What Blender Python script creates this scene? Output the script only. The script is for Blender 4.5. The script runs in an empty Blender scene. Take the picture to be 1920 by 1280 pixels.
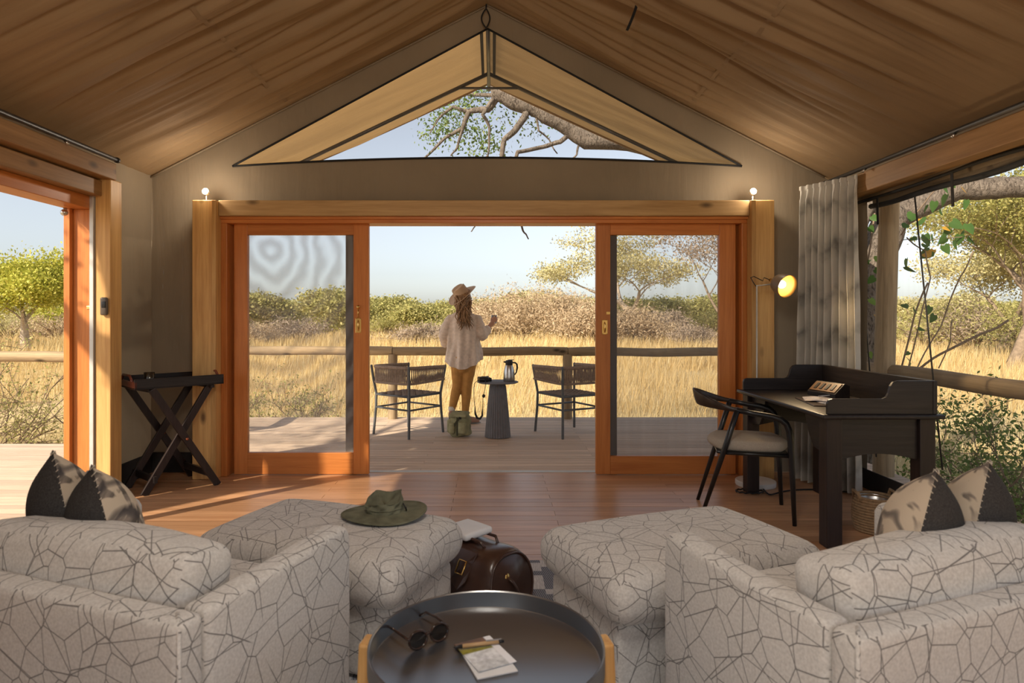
import bpy, bmesh, math, random
import numpy as np
from mathutils import Vector, Matrix, Euler

scene = bpy.context.scene
COL = scene.collection
R = math.radians
PI = math.pi

# ------------------------------------------------------------------ camera
FPX = 1200.0                      # focal length in pixels of a 1920 px wide frame
CAMZ = 1.32
cam_d = bpy.data.cameras.new('camera')
cam_d.sensor_width = 36.0
cam_d.lens = FPX / 1920.0 * 36.0
cam_d.shift_x = 37.0 / 1920.0
cam_d.shift_y = -47.0 / 1920.0
cam_d.clip_start = 0.05
cam_d.clip_end = 800.0
cam_d.dof.use_dof = True
cam_d.dof.focus_distance = 6.6
cam_d.dof.aperture_fstop = 4.5
cam = bpy.data.objects.new('camera', cam_d)
cam.location = (0, 0, CAMZ)
cam.rotation_euler = (R(90), 0, 0)
COL.objects.link(cam)
scene.camera = cam

# ------------------------------------------------------------------ sky, sun, exposure
SUN_DIR = Vector((-0.70, -0.70, 0.0)).normalized() * math.cos(R(33)) + Vector((0, 0, math.sin(R(33))))   # towards the sun
world = bpy.data.worlds.new('sky')
scene.world = world
world.use_nodes = True
wn = world.node_tree
wn.nodes.clear()
wo = wn.nodes.new('ShaderNodeOutputWorld')
wb = wn.nodes.new('ShaderNodeBackground')
sky = wn.nodes.new('ShaderNodeTexSky')
sky.sky_type = 'NISHITA'
sky.sun_disc = False
sky.sun_elevation = R(33)
sky.sun_rotation = math.atan2(SUN_DIR.x, SUN_DIR.y)
sky.altitude = 900
sky.air_density = 1.0
sky.dust_density = 3.0
sky.ozone_density = 1.0
hsv = wn.nodes.new('ShaderNodeHueSaturation')
hsv.inputs['Saturation'].default_value = 0.44
wn.links.new(sky.outputs[0], hsv.inputs['Color'])
wn.links.new(hsv.outputs[0], wb.inputs['Color'])
wb.inputs['Strength'].default_value = 0.125
wn.links.new(wb.outputs[0], wo.inputs['Surface'])

sun_d = bpy.data.lights.new('sun', 'SUN')
sun_d.energy = 5.0
sun_d.color = (1.0, 0.86, 0.66)
sun_d.angle = R(0.6)
sun = bpy.data.objects.new('sun', sun_d)
sun.rotation_euler = (-SUN_DIR).to_track_quat('-Z', 'Y').to_euler()
sun.location = (-20, -20, 20)
COL.objects.link(sun)

vs = scene.view_settings
vs.view_transform = 'Standard'
vs.look = 'None'
vs.exposure = 0.58
vs.gamma = 1.0
vs.use_curve_mapping = False
scene.cycles.max_bounces = 10
scene.cycles.diffuse_bounces = 6
scene.cycles.transparent_max_bounces = 16
scene.cycles.sample_clamp_indirect = 6.0

# ------------------------------------------------------------------ mesh helpers
def rotm(x=0, y=0, z=0):
    return Euler((R(x), R(y), R(z))).to_matrix()

class MB:
    """collects faces; build() links them as one mesh object"""
    def __init__(self):
        self.v = []; self.f = []
    def add(self, vs_, fs_):
        o = len(self.v)
        self.v += [tuple(p) for p in vs_]
        self.f += [tuple(i + o for i in f) for f in fs_]
        return self
    def box(self, c, s, rot=None):
        hx, hy, hz = s[0] / 2, s[1] / 2, s[2] / 2
        ps = [Vector((x, y, z)) for z in (-hz, hz) for y in (-hy, hy) for x in (-hx, hx)]
        if rot is not None: ps = [rot @ p for p in ps]
        c = Vector(c)
        return self.add([p + c for p in ps], [(0, 2, 3, 1), (4, 5, 7, 6), (0, 1, 5, 4), (2, 6, 7, 3), (0, 4, 6, 2), (1, 3, 7, 5)])
    def bb(self, x0, x1, y0, y1, z0, z1):
        return self.box(((x0 + x1) / 2, (y0 + y1) / 2, (z0 + z1) / 2), (abs(x1 - x0), abs(y1 - y0), abs(z1 - z0)))
    def bar(self, p0, p1, w, h, up=(0, 0, 1)):
        p0 = Vector(p0); p1 = Vector(p1); d = (p1 - p0).normalized(); u = Vector(up)
        if abs(d.dot(u)) > 0.98: u = Vector((0, 1, 0))
        s = d.cross(u).normalized(); u = s.cross(d).normalized()
        ps = []
        for p in (p0, p1):
            for a, b in ((-1, -1), (1, -1), (1, 1), (-1, 1)):
                ps.append(p + s * (a * w / 2) + u * (b * h / 2))
        return self.add(ps, [(3, 2, 1, 0), (4, 5, 6, 7), (0, 1, 5, 4), (1, 2, 6, 5), (2, 3, 7, 6), (3, 0, 4, 7)])
    def tube(self, pts, r, n=8, cap=True, ball=False, flat=1.0):
        pts = [Vector(p) for p in pts]
        m = len(pts)
        rs = list(r) if hasattr(r, '__len__') else [r] * m
        if ball:      # round ends
            t0 = (pts[0] - pts[1]).normalized(); t1 = (pts[-1] - pts[-2]).normalized()
            a = [(pts[0] + t0 * rs[0] * q, rs[0] * k) for q, k in ((0.98, 0.2), (0.75, 0.66), (0.4, 0.92))]
            b = [(pts[-1] + t1 * rs[-1] * q, rs[-1] * k) for q, k in ((0.4, 0.92), (0.75, 0.66), (0.98, 0.2))]
            pts = [p for p, _ in a] + pts + [p for p, _ in b]
            rs = [k for _, k in a] + rs + [k for _, k in b]
            m = len(pts)
        tang = []
        for i in range(m):
            t = pts[min(i + 1, m - 1)] - pts[max(i - 1, 0)]
            tang.append(t.normalized() if t.length > 1e-9 else Vector((0, 0, 1)))
        ref = Vector((0, 0, 1)) if abs(tang[0].z) < 0.9 else Vector((1, 0, 0))
        nrm = (ref - tang[0] * ref.dot(tang[0])).normalized()
        vs_, fs_ = [], []
        for i in range(m):
            nrm = (nrm - tang[i] * nrm.dot(tang[i]))
            nrm = nrm.normalized() if nrm.length > 1e-6 else tang[i].orthogonal().normalized()
            bi = tang[i].cross(nrm)
            for k in range(n):
                a = 2 * PI * k / n
                vs_.append(pts[i] + nrm * (math.cos(a) * rs[i] * flat) + bi * (math.sin(a) * rs[i]))
        for i in range(m - 1):
            for k in range(n):
                k2 = (k + 1) % n
                fs_.append((i * n + k, i * n + k2, (i + 1) * n + k2, (i + 1) * n + k))
        if cap:
            fs_.append(tuple(range(n - 1, -1, -1)))
            fs_.append(tuple((m - 1) * n + k for k in range(n)))
        return self.add(vs_, fs_)
    def lathe(self, prof, n=24, c=(0, 0, 0), M=None, fl=None, sx=1.0, sy=1.0):
        c = Vector(c); vs_, fs_ = [], []
        for i, (r, z) in enumerate(prof):
            for k in range(n):
                a = 2 * PI * k / n
                rr = r * (fl(k, n, i) if fl else 1.0)
                p = Vector((math.cos(a) * rr * sx, math.sin(a) * rr * sy, z))
                if M is not None: p = M @ p
                vs_.append(p + c)
        for i in range(len(prof) - 1):
            for k in range(n):
                k2 = (k + 1) % n
                fs_.append((i * n + k, i * n + k2, (i + 1) * n + k2, (i + 1) * n + k))
        if prof[0][0] > 1e-6: fs_.append(tuple(range(n - 1, -1, -1)))
        if prof[-1][0] > 1e-6: fs_.append(tuple((len(prof) - 1) * n + k for k in range(n)))
        return self.add(vs_, fs_)
    def ball(self, c, r, n=12, m=8, sc=(1, 1, 1), rot=None):
        c = Vector(c); vs_, fs_ = [], []
        for i in range(m + 1):
            th = PI * i / m
            for k in range(n):
                ph = 2 * PI * k / n
                p = Vector((r * sc[0] * math.sin(th) * math.cos(ph), r * sc[1] * math.sin(th) * math.sin(ph), -r * sc[2] * math.cos(th)))
                if rot is not None: p = rot @ p
                vs_.append(p + c)
        for i in range(m):
            for k in range(n):
                k2 = (k + 1) % n
                fs_.append((i * n + k, i * n + k2, (i + 1) * n + k2, (i + 1) * n + k))
        return self.add(vs_, fs_)
    def prism(self, poly, fa, fb):
        """poly: list of 2-D points; fa/fb map a 2-D point to the two end faces"""
        n = len(poly)
        return self.add([fa(*p) for p in poly] + [fb(*p) for p in poly],
                        [tuple(range(n - 1, -1, -1)), tuple(range(n, 2 * n))] + [(k, (k + 1) % n, n + (k + 1) % n, n + k) for k in range(n)])
    def grid(self, nu, nv, fn, closed=False):
        vs_ = [fn(i / nu, j / nv) for j in range(nv + 1) for i in range(nu + (0 if closed else 1))]
        w = nu if closed else nu + 1
        fs_ = []
        for j in range(nv):
            for i in range(nu):
                i2 = (i + 1) % w if closed else i + 1
                fs_.append((j * w + i, j * w + i2, (j + 1) * w + i2, (j + 1) * w + i))
        return self.add(vs_, fs_)
    def rbox(self, c, s, r, k=5, seg=3, puff=(0, 0, 0), rot=None, warp=None):
        """box with round edges whose faces may bulge"""
        h = [q / 2 for q in s]; inn = [max(q - r, 1e-4) for q in h]
        def axis(i):
            e = [inn[i] + r * math.sin(PI / 2 * t / seg) * 1.0 for t in range(1, seg + 1)]
            mid = [-inn[i] + 2 * inn[i] * t / k for t in range(k + 1)]
            return [-q for q in reversed(e)] + mid + e
        A = [axis(i) for i in range(3)]
        c = Vector(c)
        def place(p):
            q = Vector([max(-inn[i], min(inn[i], p[i])) for i in range(3)])
            d = Vector(p) - q
            o = q + (d.normalized() * r if d.length > 1e-9 else d)
            t = [max(0.0, 1 - (o[i] / h[i]) ** 2) for i in range(3)]
            for i in range(3):
                if puff[i]:
                    a, b = [j for j in range(3) if j != i]
                    o[i] += puff[i] * (o[i] / h[i]) * (t[a] * t[b]) ** 0.6
            if warp: o = warp(o)
            if rot is not None: o = rot @ o
            return o + c
        bm_v = {}; vs_ = []; fs_ = []
        def vid(p):
            key = tuple(round(q, 5) for q in p)
            if key not in bm_v:
                bm_v[key] = len(vs_); vs_.append(place(p))
            return bm_v[key]
        for ax in range(3):
            a, b = [(1, 2), (2, 0), (0, 1)][ax]
            for sgn in (-1, 1):
                for i in range(len(A[a]) - 1):
                    for j in range(len(A[b]) - 1):
                        q = []
                        for ii, jj in ((i, j), (i + 1, j), (i + 1, j + 1), (i, j + 1)):
                            p = [0, 0, 0]; p[ax] = sgn * h[ax]; p[a] = A[a][ii]; p[b] = A[b][jj]
                            q.append(vid(p))
                        fs_.append(tuple(q) if sgn > 0 else tuple(reversed(q)))
        return self.add(vs_, fs_)
    def mesh(self, name, smooth=False):
        me = bpy.data.meshes.new(name)
        me.from_pydata([tuple(p) for p in self.v], [], self.f)
        me.update()
        if smooth:
            me.polygons.foreach_set('use_smooth', [True] * len(me.polygons))
        return me
    def build(self, name, mat, parent=None, smooth=False, bevel=0.0, seg=2, loc=None, angle=None):
        me = self.mesh(name, smooth)
        if mat is not None and mat.name.startswith('crackle'): box_uv(me)
        return link(name, me, mat, parent, bevel, seg, loc, angle)

_uvk = [0]
def box_uv(me):
    """cloth coordinates: each panel of the upholstery is cut flat along its main direction"""
    _uvk[0] += 1
    n = len(me.loops); co = np.zeros(len(me.vertices) * 3, np.float32); me.vertices.foreach_get('co', co); co = co.reshape(-1, 3)
    li = np.zeros(n, np.int32); me.loops.foreach_get('vertex_index', li)
    lt = np.zeros(len(me.polygons), np.int32); me.polygons.foreach_get('loop_total', lt)
    no = np.zeros(len(me.polygons) * 3, np.float32); me.polygons.foreach_get('normal', no); no = no.reshape(-1, 3)
    ax = np.repeat(np.argmax(np.abs(no) * np.array([1.0, 1.05, 0.9]), axis=1), lt)
    p = co[li]; uv = np.zeros((n, 2), np.float32)
    for a, (i, j) in enumerate(((1, 2), (0, 2), (0, 1))):
        m = ax == a; uv[m, 0] = p[m, i] + 3.7 * a + 1.9 * _uvk[0]; uv[m, 1] = p[m, j] + 1.3 * a + 2.3 * _uvk[0]
    me.uv_layers.new(name='UVMap').data.foreach_set('uv', uv.ravel())

def link(name, me, mat, parent=None, bevel=0.0, seg=2, loc=None, angle=None):
    if mat is not None and not me.materials: me.materials.append(mat)
    o = bpy.data.objects.new(name, me)
    COL.objects.link(o)
    if parent is not None: o.parent = parent
    if loc is not None: o.location = loc
    if angle is not None:
        me.set_sharp_from_angle(angle=R(angle)) if hasattr(me, 'set_sharp_from_angle') else None
    if bevel > 0:
        m = o.modifiers.new('bevel', 'BEVEL'); m.width = bevel; m.segments = seg; m.limit_method = 'ANGLE'; m.angle_limit = R(40)
    return o

def tag(o, label=None, cat=None, group=None, kind=None):
    if label: o['label'] = label
    if cat: o['category'] = cat
    if group: o['group'] = group
    if kind: o['kind'] = kind
    return o

def thing(name, label, cat, loc=(0, 0, 0), rz=0.0, group=None, kind=None):
    o = bpy.data.objects.new(name, None)
    o.empty_display_size = 0.1
    COL.objects.link(o)
    o.location = loc; o.rotation_euler = (0, 0, rz)
    return tag(o, label, cat, group, kind)

def struct(o, label=None):
    o['kind'] = 'structure'
    if label: o['label'] = label
    return o

def copy_tree(o, parent=None):
    c = o.copy(); COL.objects.link(c); c.parent = parent
    for ch in list(o.children): copy_tree(ch, c)
    return c

def np_mesh(name, verts, nper, smooth=False):
    """verts (N*nper,3): N separate polygons of nper corners"""
    verts = np.asarray(verts, dtype=np.float32).reshape(-1, 3)
    n = len(verts) // nper
    me = bpy.data.meshes.new(name)
    me.vertices.add(len(verts)); me.vertices.foreach_set('co', verts.ravel())
    me.loops.add(n * nper); me.loops.foreach_set('vertex_index', np.arange(n * nper, dtype=np.int32))
    me.polygons.add(n)
    me.polygons.foreach_set('loop_start', np.arange(0, n * nper, nper, dtype=np.int32))
    try: me.polygons.foreach_set('loop_total', np.full(n, nper, dtype=np.int32))
    except Exception: pass
    me.update(calc_edges=True)
    return me

# ------------------------------------------------------------------ materials
def lin(c):
    return tuple(((q / 255.0) / 12.92 if q / 255.0 <= 0.04045 else ((q / 255.0 + 0.055) / 1.055) ** 2.4) for q in c) + (1.0,)

class NT:
    def __init__(self, name):
        self.m = bpy.data.materials.new(name); self.m.use_nodes = True
        self.t = self.m.node_tree; self.t.nodes.clear()
        self.out = self.n('ShaderNodeOutputMaterial')
    def n(self, kind, **kw):
        nd = self.t.nodes.new(kind)
        for k, v in kw.items():
            if k in nd.inputs: nd.inputs[k].default_value = v
            else: setattr(nd, k, v)
        return nd
    def l(self, a, b): self.t.links.new(a, b)
    def bsdf(self, color=None, rough=0.6, metal=0.0, spec=0.4, **kw):
        b = self.n('ShaderNodeBsdfPrincipled')
        if color is not None:
            if hasattr(color, 'links'): self.l(color, b.inputs['Base Color'])
            else: b.inputs['Base Color'].default_value = color
        b.inputs['Roughness'].default_value = rough
        b.inputs['Metallic'].default_value = metal
        b.inputs['Specular IOR Level'].default_value = spec
        for k, v in kw.items(): b.inputs[k].default_value = v
        return b
    def coord(self, scale=(1, 1, 1), rot=(0, 0, 0), src='Object'):
        tc = self.n('ShaderNodeTexCoord'); mp = self.n('ShaderNodeMapping')
        mp.inputs['Scale'].default_value = scale; mp.inputs['Rotation'].default_value = rot
        self.l(tc.outputs[src], mp.inputs['Vector'])
        return mp.outputs[0]
    def noise(self, vec, scale, detail=3.0, rough=0.5, dist=0.0):
        n = self.n('ShaderNodeTexNoise', Scale=scale, Detail=detail, Roughness=rough, Distortion=dist)
        if vec is not None: self.l(vec, n.inputs['Vector'])
        return n.outputs['Fac']
    def ramp(self, fac, stops):
        r = self.n('ShaderNodeValToRGB'); el = r.color_ramp.elements
        while len(el) < len(stops): el.new(0.5)
        for e, (p, c) in zip(el, stops):
            e.position = p; e.color = c if len(c) == 4 else tuple(c) + (1.0,)
        self.l(fac, r.inputs['Fac'])
        return r.outputs['Color']
    def math(self, op, a, b=None, c=None, clamp=False):
        m = self.n('ShaderNodeMath', operation=op, use_clamp=clamp)
        for i, q in enumerate((a, b, c)):
            if q is None: continue
            if hasattr(q, 'links'): self.l(q, m.inputs[i])
            else: m.inputs[i].default_value = q
        return m.outputs[0]
    def mix(self, fac, a, b, mode='MIX'):
        m = self.n('ShaderNodeMix', data_type='RGBA', blend_type=mode)
        for s, q in ((m.inputs[0], fac), (m.inputs[6], a), (m.inputs[7], b)):
            if hasattr(q, 'links'): self.l(q, s)
            else: s.default_value = q
        return m.outputs[2]
    def bump(self, b, h, strength=0.3, dist=0.01):
        bp = self.n('ShaderNodeBump', Strength=strength, Distance=dist)
        self.l(h, bp.inputs['Height']); self.l(bp.outputs[0], b.inputs['Normal'])
    def end(self, sh):
        self.l(sh.outputs[0] if hasattr(sh, 'outputs') else sh, self.out.inputs['Surface']); return self.m

def plain(name, c, rough=0.6, metal=0.0, var=0.12, scale=14.0, spec=0.4, bump=0.0, **kw):
    t = NT(name); v = t.coord()
    f = t.noise(v, scale, 4.0)
    a = tuple(max(0, q * (1 - var)) for q in c[:3]) + (1,); b = tuple(min(1, q * (1 + var)) for q in c[:3]) + (1,)
    s = t.bsdf(t.ramp(f, [(0.3, a), (0.7, b)]), rough, metal, spec, **kw)
    if bump: t.bump(s, t.noise(v, scale * 6, 3.0), bump, 0.004)
    return t.end(s)

def wood(name, dark, light, axis=0, scale=1.0, rough=0.5, bump=0.15, knots=False, spec=0.35, var=0.25):
    t = NT(name)
    sc = [16 * scale] * 3; sc[axis] = 0.9 * scale
    oi = t.n('ShaderNodeObjectInfo')
    tc = t.n('ShaderNodeTexCoord'); ad = t.n('ShaderNodeVectorMath', operation='ADD'); cm = t.n('ShaderNodeCombineXYZ')
    off = t.math('MULTIPLY', oi.outputs['Random'], 37.0)
    for i in range(3): t.l(off, cm.inputs[i])
    t.l(tc.outputs['Object'], ad.inputs[0]); t.l(cm.outputs[0], ad.inputs[1])
    mp = t.n('ShaderNodeMapping'); mp.inputs['Scale'].default_value = sc
    t.l(ad.outputs[0], mp.inputs['Vector'])
    g = t.noise(mp.outputs[0], 1.6, 6.0, 0.62, 0.6)
    fine = t.noise(mp.outputs[0], 7.0, 3.0, 0.6)
    col = t.ramp(t.math('MULTIPLY_ADD', fine, 0.3, t.math('MULTIPLY', g, 0.75)), [(0.32, dark), (0.68, light)])
    if knots:
        sk = [5.0] * 3; sk[axis] = 2.2
        mk = t.n('ShaderNodeMapping'); mk.inputs['Scale'].default_value = sk; t.l(ad.outputs[0], mk.inputs['Vector'])
        vo = t.n('ShaderNodeTexVoronoi', Scale=1.0); t.l(mk.outputs[0], vo.inputs['Vector'])
        k = t.ramp(vo.outputs['Distance'], [(0.05, (1, 1, 1, 1)), (0.16, (0, 0, 0, 1))])
        col = t.mix(k, col, tuple(q * 0.35 for q in dark[:3]) + (1,))
    br = t.math('MULTIPLY_ADD', oi.outputs['Random'], var, 1.0 - var / 2)
    col = t.mix(1.0, col, br, 'MULTIPLY')
    s = t.bsdf(col, rough, 0.0, spec)
    t.bump(s, g, bump, 0.004)
    return t.end(s)

def canvas(name, c, trans=0.12, tcol=None, var=0.1, weave=0.15, wr=(2.2, 14.0, 2.2), wb=0.35):
    t = NT(name); v = t.coord()
    f = t.noise(v, 1.7, 5.0)
    a = tuple(q * (1 - var) for q in c[:3]) + (1,); b = tuple(min(1, q * (1 + var)) for q in c[:3]) + (1,)
    s = t.bsdf(t.ramp(f, [(0.3, a), (0.7, b)]), 0.75, 0.0, 0.2)
    w = t.noise(t.coord(wr), 1.0, 4.0, 0.55, 0.3)
    h = t.math('MULTIPLY_ADD', t.noise(v, 260.0, 1.0), 0.02 * weave / 0.15, w)
    t.bump(s, h, wb, 0.03)
    if trans <= 0: return t.end(s)
    tr = t.n('ShaderNodeBsdfTranslucent', Color=(tcol or c))
    mx = t.n('ShaderNodeMixShader'); mx.inputs[0].default_value = trans
    t.l(s.outputs[0], mx.inputs[1]); t.l(tr.outputs[0], mx.inputs[2])
    return t.end(mx)

def screen_mat(name, dens, col=(0.05, 0.045, 0.04, 1), rings=None, streak=0.0, lo=0.6):
    """woven insect mesh: holes let light straight through"""
    t = NT(name)
    tr = t.n('ShaderNodeBsdfTransparent'); d = t.n('ShaderNodeBsdfDiffuse', Color=col)
    mx = t.n('ShaderNodeMixShader'); fac = None
    if rings:                        # slack double mesh: the two weaves beat against each other in rings
        tc = t.n('ShaderNodeTexCoord'); mp = t.n('ShaderNodeMapping')
        mp.inputs['Location'].default_value = rings[0]; mp.inputs['Scale'].default_value = rings[1]
        t.l(tc.outputs['Object'], mp.inputs['Vector'])
        w = t.n('ShaderNodeTexWave', wave_type='RINGS', rings_direction='SPHERICAL', Scale=rings[2], Distortion=5.0, Detail=1.5)
        w.inputs['Detail Scale'].default_value = 1.6
        t.l(mp.outputs[0], w.inputs['Vector'])
        fac = t.math('MULTIPLY_ADD', w.outputs['Fac'], dens * (1 - lo), dens * lo)
    elif streak:
        w = t.noise(t.coord((6, 6, 0.25)), 3.0, 2.0)
        fac = t.math('MULTIPLY_ADD', w, streak, dens - streak / 2, clamp=True)
    if fac is not None: t.l(fac, mx.inputs[0])
    else: mx.inputs[0].default_value = dens
    t.l(tr.outputs[0], mx.inputs[1]); t.l(d.outputs[0], mx.inputs[2])
    return t.end(mx)

def crackle(name):
    """pale upholstery printed with a net of thin straight charcoal lines"""
    t = NT(name)
    def net(scale, sc, rot, w):
        v = t.coord(sc, rot, 'UV')
        vo = t.n('ShaderNodeTexVoronoi', feature='DISTANCE_TO_EDGE', voronoi_dimensions='2D', Scale=scale); t.l(v, vo.inputs['Vector'])
        return t.ramp(vo.outputs['Distance'], [(w * 0.55, (1, 1, 1, 1)), (w, (0, 0, 0, 1))])
    a = net(9.5, (1.0, 1.0, 1.0), (0, 0, 0.5), 0.0175)
    b = net(7.0, (1.15, 0.9, 1.0), (0, 0, 1.9), 0.0130)
    c3 = net(4.6, (0.85, 1.2, 1.0), (0, 0, 1.0), 0.0085)
    msk = t.ramp(t.noise(t.coord(), 3.2, 1.0), [(0.36, (0, 0, 0, 1)), (0.40, (1, 1, 1, 1))])
    bb = t.math('MULTIPLY', b, msk)
    ln = t.math('MAXIMUM', t.math('MAXIMUM', a, bb), c3)
    v = t.coord()
    base = t.ramp(t.noise(t.coord((1, 1, 1)), 130.0, 2.0), [(0.3, (0.50, 0.48, 0.455, 1)), (0.7, (0.64, 0.62, 0.59, 1))])
    col = t.mix(t.math('MULTIPLY', ln, 0.80), base, (0.07, 0.065, 0.065, 1))
    s = t.bsdf(col, 0.85, 0.0, 0.15, **{'Sheen Weight': 0.15})
    t.bump(s, t.noise(v, 300.0, 2.0), 0.15, 0.002)
    return t.end(s)

def glass(name, c=(1, 1, 1, 1), rough=0.02):
    t = NT(name)
    lw = t.n('ShaderNodeLayerWeight', Blend=0.35); tr = t.n('ShaderNodeBsdfTransparent', Color=(0.93, 0.95, 0.95, 1)); gs = t.n('ShaderNodeBsdfGlossy', Roughness=rough)
    mx = t.n('ShaderNodeMixShader'); t.l(t.math('MULTIPLY_ADD', lw.outputs['Fresnel'], 0.8, 0.06), mx.inputs[0]); t.l(tr.outputs[0], mx.inputs[1]); t.l(gs.outputs[0], mx.inputs[2])
    return t.end(mx)

def emit(name, c, s):
    t = NT(name)
    return t.end(t.n('ShaderNodeEmission', Color=c, Strength=s))

def leafmat(name, c1, c2, c3=None, trans=0.3, rough=0.6):
    t = NT(name)
    g = t.n('ShaderNodeNewGeometry')
    st = [(0.0, c1), (1.0, c2)] if c3 is None else [(0.0, c1), (0.6, c2), (1.0, c3)]
    col = t.ramp(g.outputs['Random Per Island'], st)
    d = t.bsdf(col, rough, 0.0, 0.2)
    tr = t.n('ShaderNodeBsdfTranslucent'); t.l(col, tr.inputs['Color'])
    mx = t.n('ShaderNodeMixShader'); mx.inputs[0].default_value = trans
    t.l(d.outputs[0], mx.inputs[1]); t.l(tr.outputs[0], mx.inputs[2])
    return t.end(mx)

M = {}
M['roof'] = canvas('roof canvas', (0.285, 0.195, 0.11, 1), 0.08, (0.5, 0.33, 0.16, 1), wr=(1.4, 16.0, 1.4), wb=0.25)
M['wallc'] = canvas('wall canvas', (0.27, 0.215, 0.15, 1), 0.06, wr=(7.0, 7.0, 1.2), wb=0.35)
M['fly'] = canvas('fly sheet', (0.40, 0.29, 0.17, 1), 0.22, (0.50, 0.32, 0.14, 1), wr=(1.4, 9.0, 1.4), wb=0.5)
M['black_cloth'] = plain('black webbing', (0.012, 0.012, 0.013), 0.8)
M['skirt'] = plain('charcoal canvas skirting', (0.03, 0.027, 0.026), 0.8, var=0.3, scale=5)
M['pine_z'] = wood('pine upright', (0.40, 0.20, 0.06, 1), (0.66, 0.40, 0.15, 1), 2, 0.6, 0.5, knots=True)
M['pine_x'] = wood('pine lintel', (0.34, 0.19, 0.07, 1), (0.56, 0.36, 0.16, 1), 0, 0.6, 0.55, knots=True)
M['pine_y_shaded'] = wood('pine side beam', (0.22, 0.11, 0.036, 1), (0.40, 0.22, 0.085, 1), 1, 0.6, 0.55, knots=True)  # darker than the other pine: shade on the side beams is in the colour
M['hard_z'] = wood('orange hardwood upright', (0.40, 0.125, 0.028, 1), (0.58, 0.215, 0.055, 1), 2, 0.9, 0.4)
M['hard_x'] = wood('orange hardwood rail', (0.40, 0.125, 0.028, 1), (0.58, 0.215, 0.055, 1), 0, 0.9, 0.4)
M['hard_y'] = wood('orange hardwood side', (0.38, 0.12, 0.028, 1), (0.56, 0.21, 0.055, 1), 1, 0.9, 0.4)
M['dark_z'] = wood('dark door edge', (0.035, 0.018, 0.009, 1), (0.06, 0.03, 0.015, 1), 2, 0.9, 0.6)
M['floor'] = wood('floor plank', (0.38, 0.185, 0.09, 1), (0.60, 0.345, 0.19, 1), 0, 0.8, 0.32, 0.06, spec=0.5, var=0.28)
M['deck'] = wood('weathered deck board', (0.48, 0.35, 0.25, 1), (0.70, 0.555, 0.43, 1), 0, 1.0, 0.7, 0.2, var=0.3)
M['log'] = wood('weathered log', (0.22, 0.155, 0.085, 1), (0.46, 0.34, 0.20, 1), 0, 0.9, 0.75, 0.5, knots=True)
M['log_y'] = wood('weathered side log', (0.20, 0.145, 0.085, 1), (0.42, 0.32, 0.20, 1), 1, 0.9, 0.75, 0.5)
M['log_z'] = wood('weathered post', (0.20, 0.145, 0.085, 1), (0.42, 0.32, 0.20, 1), 2, 0.9, 0.75, 0.5)
M['ebony'] = wood('ebony stained wood', (0.012, 0.009, 0.009, 1), (0.032, 0.024, 0.022, 1), 0, 1.4, 0.38, 0.25)
M['ebony_y'] = wood('ebony stained wood along', (0.012, 0.009, 0.009, 1), (0.032, 0.024, 0.022, 1), 1, 1.4, 0.38, 0.25)
M['ebony_z'] = wood('ebony stained leg', (0.014, 0.009, 0.008, 1), (0.036, 0.022, 0.019, 1), 2, 1.4, 0.4, 0.2)
M['steel'] = plain('grey tent pole', (0.10, 0.10, 0.105), 0.35, 0.8, 0.08)
M['chrome'] = plain('brushed steel', (0.55, 0.54, 0.52), 0.28, 1.0, 0.06)
M['brass'] = plain('polished brass', (0.72, 0.48, 0.17), 0.25, 1.0, 0.1)
M['alu'] = plain('pale aluminium strip', (0.55, 0.54, 0.51), 0.45, 0.3, 0.06)
M['black_plastic'] = plain('black plastic', (0.015, 0.015, 0.016), 0.4)
M['crackle'] = crackle('crackle print upholstery')
from mathutils import noise as mnoise
# ================================================================== THE SETTING
RX = -0.04; RZ = 3.97; RS = 0.51            # ridge x, ridge height, slope of the inner roof
WY = 5.45                                    # canvas of the front wall
def roofz(x): return RZ - RS * abs(x - RX)

# ---- roof canvas: two slopes of slack cloth with folds running down the slope
ceil = struct(thing('ceiling', None, None), 'slack tan canvas roof lining of the tent')
def fold(s, y, seed):
    b = mnoise.noise(Vector((y * 5.2, s * 0.9, seed))) + 0.6 * mnoise.noise(Vector((y * 11.0, s * 1.6, seed + 7))) + 0.35 * mnoise.noise(Vector((y * 23.0, s * 2.6, seed + 3)))
    amp = 0.045 + 0.060 * max(0.0, 1 - abs(s - 0.42) / 0.42)
    edge = min(1.0, s / 0.10, (1 - s) / 0.16, (5.45 - y) / 0.30 + 0.05)
    return b * amp * max(0.0, edge)
for sg in (-1, 1):
    x_end = 2.90
    def fn(u, v, sg=sg):
        y = -1.7 + (WY + 1.7) * v; s = u
        d = (x_end if sg > 0 else x_end + 0.04) * s
        x = RX + sg * d * 1.0 if sg < 0 else RX + d * (x_end - RX) / x_end
        z = roofz(x) - 0.035 * math.sin(PI * s) * min(1.0, (WY - y) / 0.5)
        n = Vector((sg * RS, 0, 1)).normalized()
        return Vector((x, y, z)) + n * fold(s, y, 3.0 if sg < 0 else 21.0)
    mb = MB(); mb.grid(44, 400, fn)
    mb.build('roof_panel', M['roof'], ceil, smooth=True)
    sm = MB()
    s0 = 1.65 / 2.9
    def on(y, s):
        p = fn(s, (y + 1.7) / (WY + 1.7)); return p
    pts = [on(-1.6 + i * 0.07, s0) + Vector((0, 0, -0.003)) for i in range(100)]
    for i in range(len(pts) - 1):
        pass
    vs_ = []
    for p in pts:
        vs_ += [p + Vector((-0.012 * 1, 0, 0.012 * RS * sg)), p + Vector((0.012, 0, -0.012 * RS * sg))]
    sm.add(vs_, [(2 * i, 2 * i + 1, 2 * i + 3, 2 * i + 2) for i in range(len(pts) - 1)])
    sm.build('seam', M['roof'], ceil, smooth=True)

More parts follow.
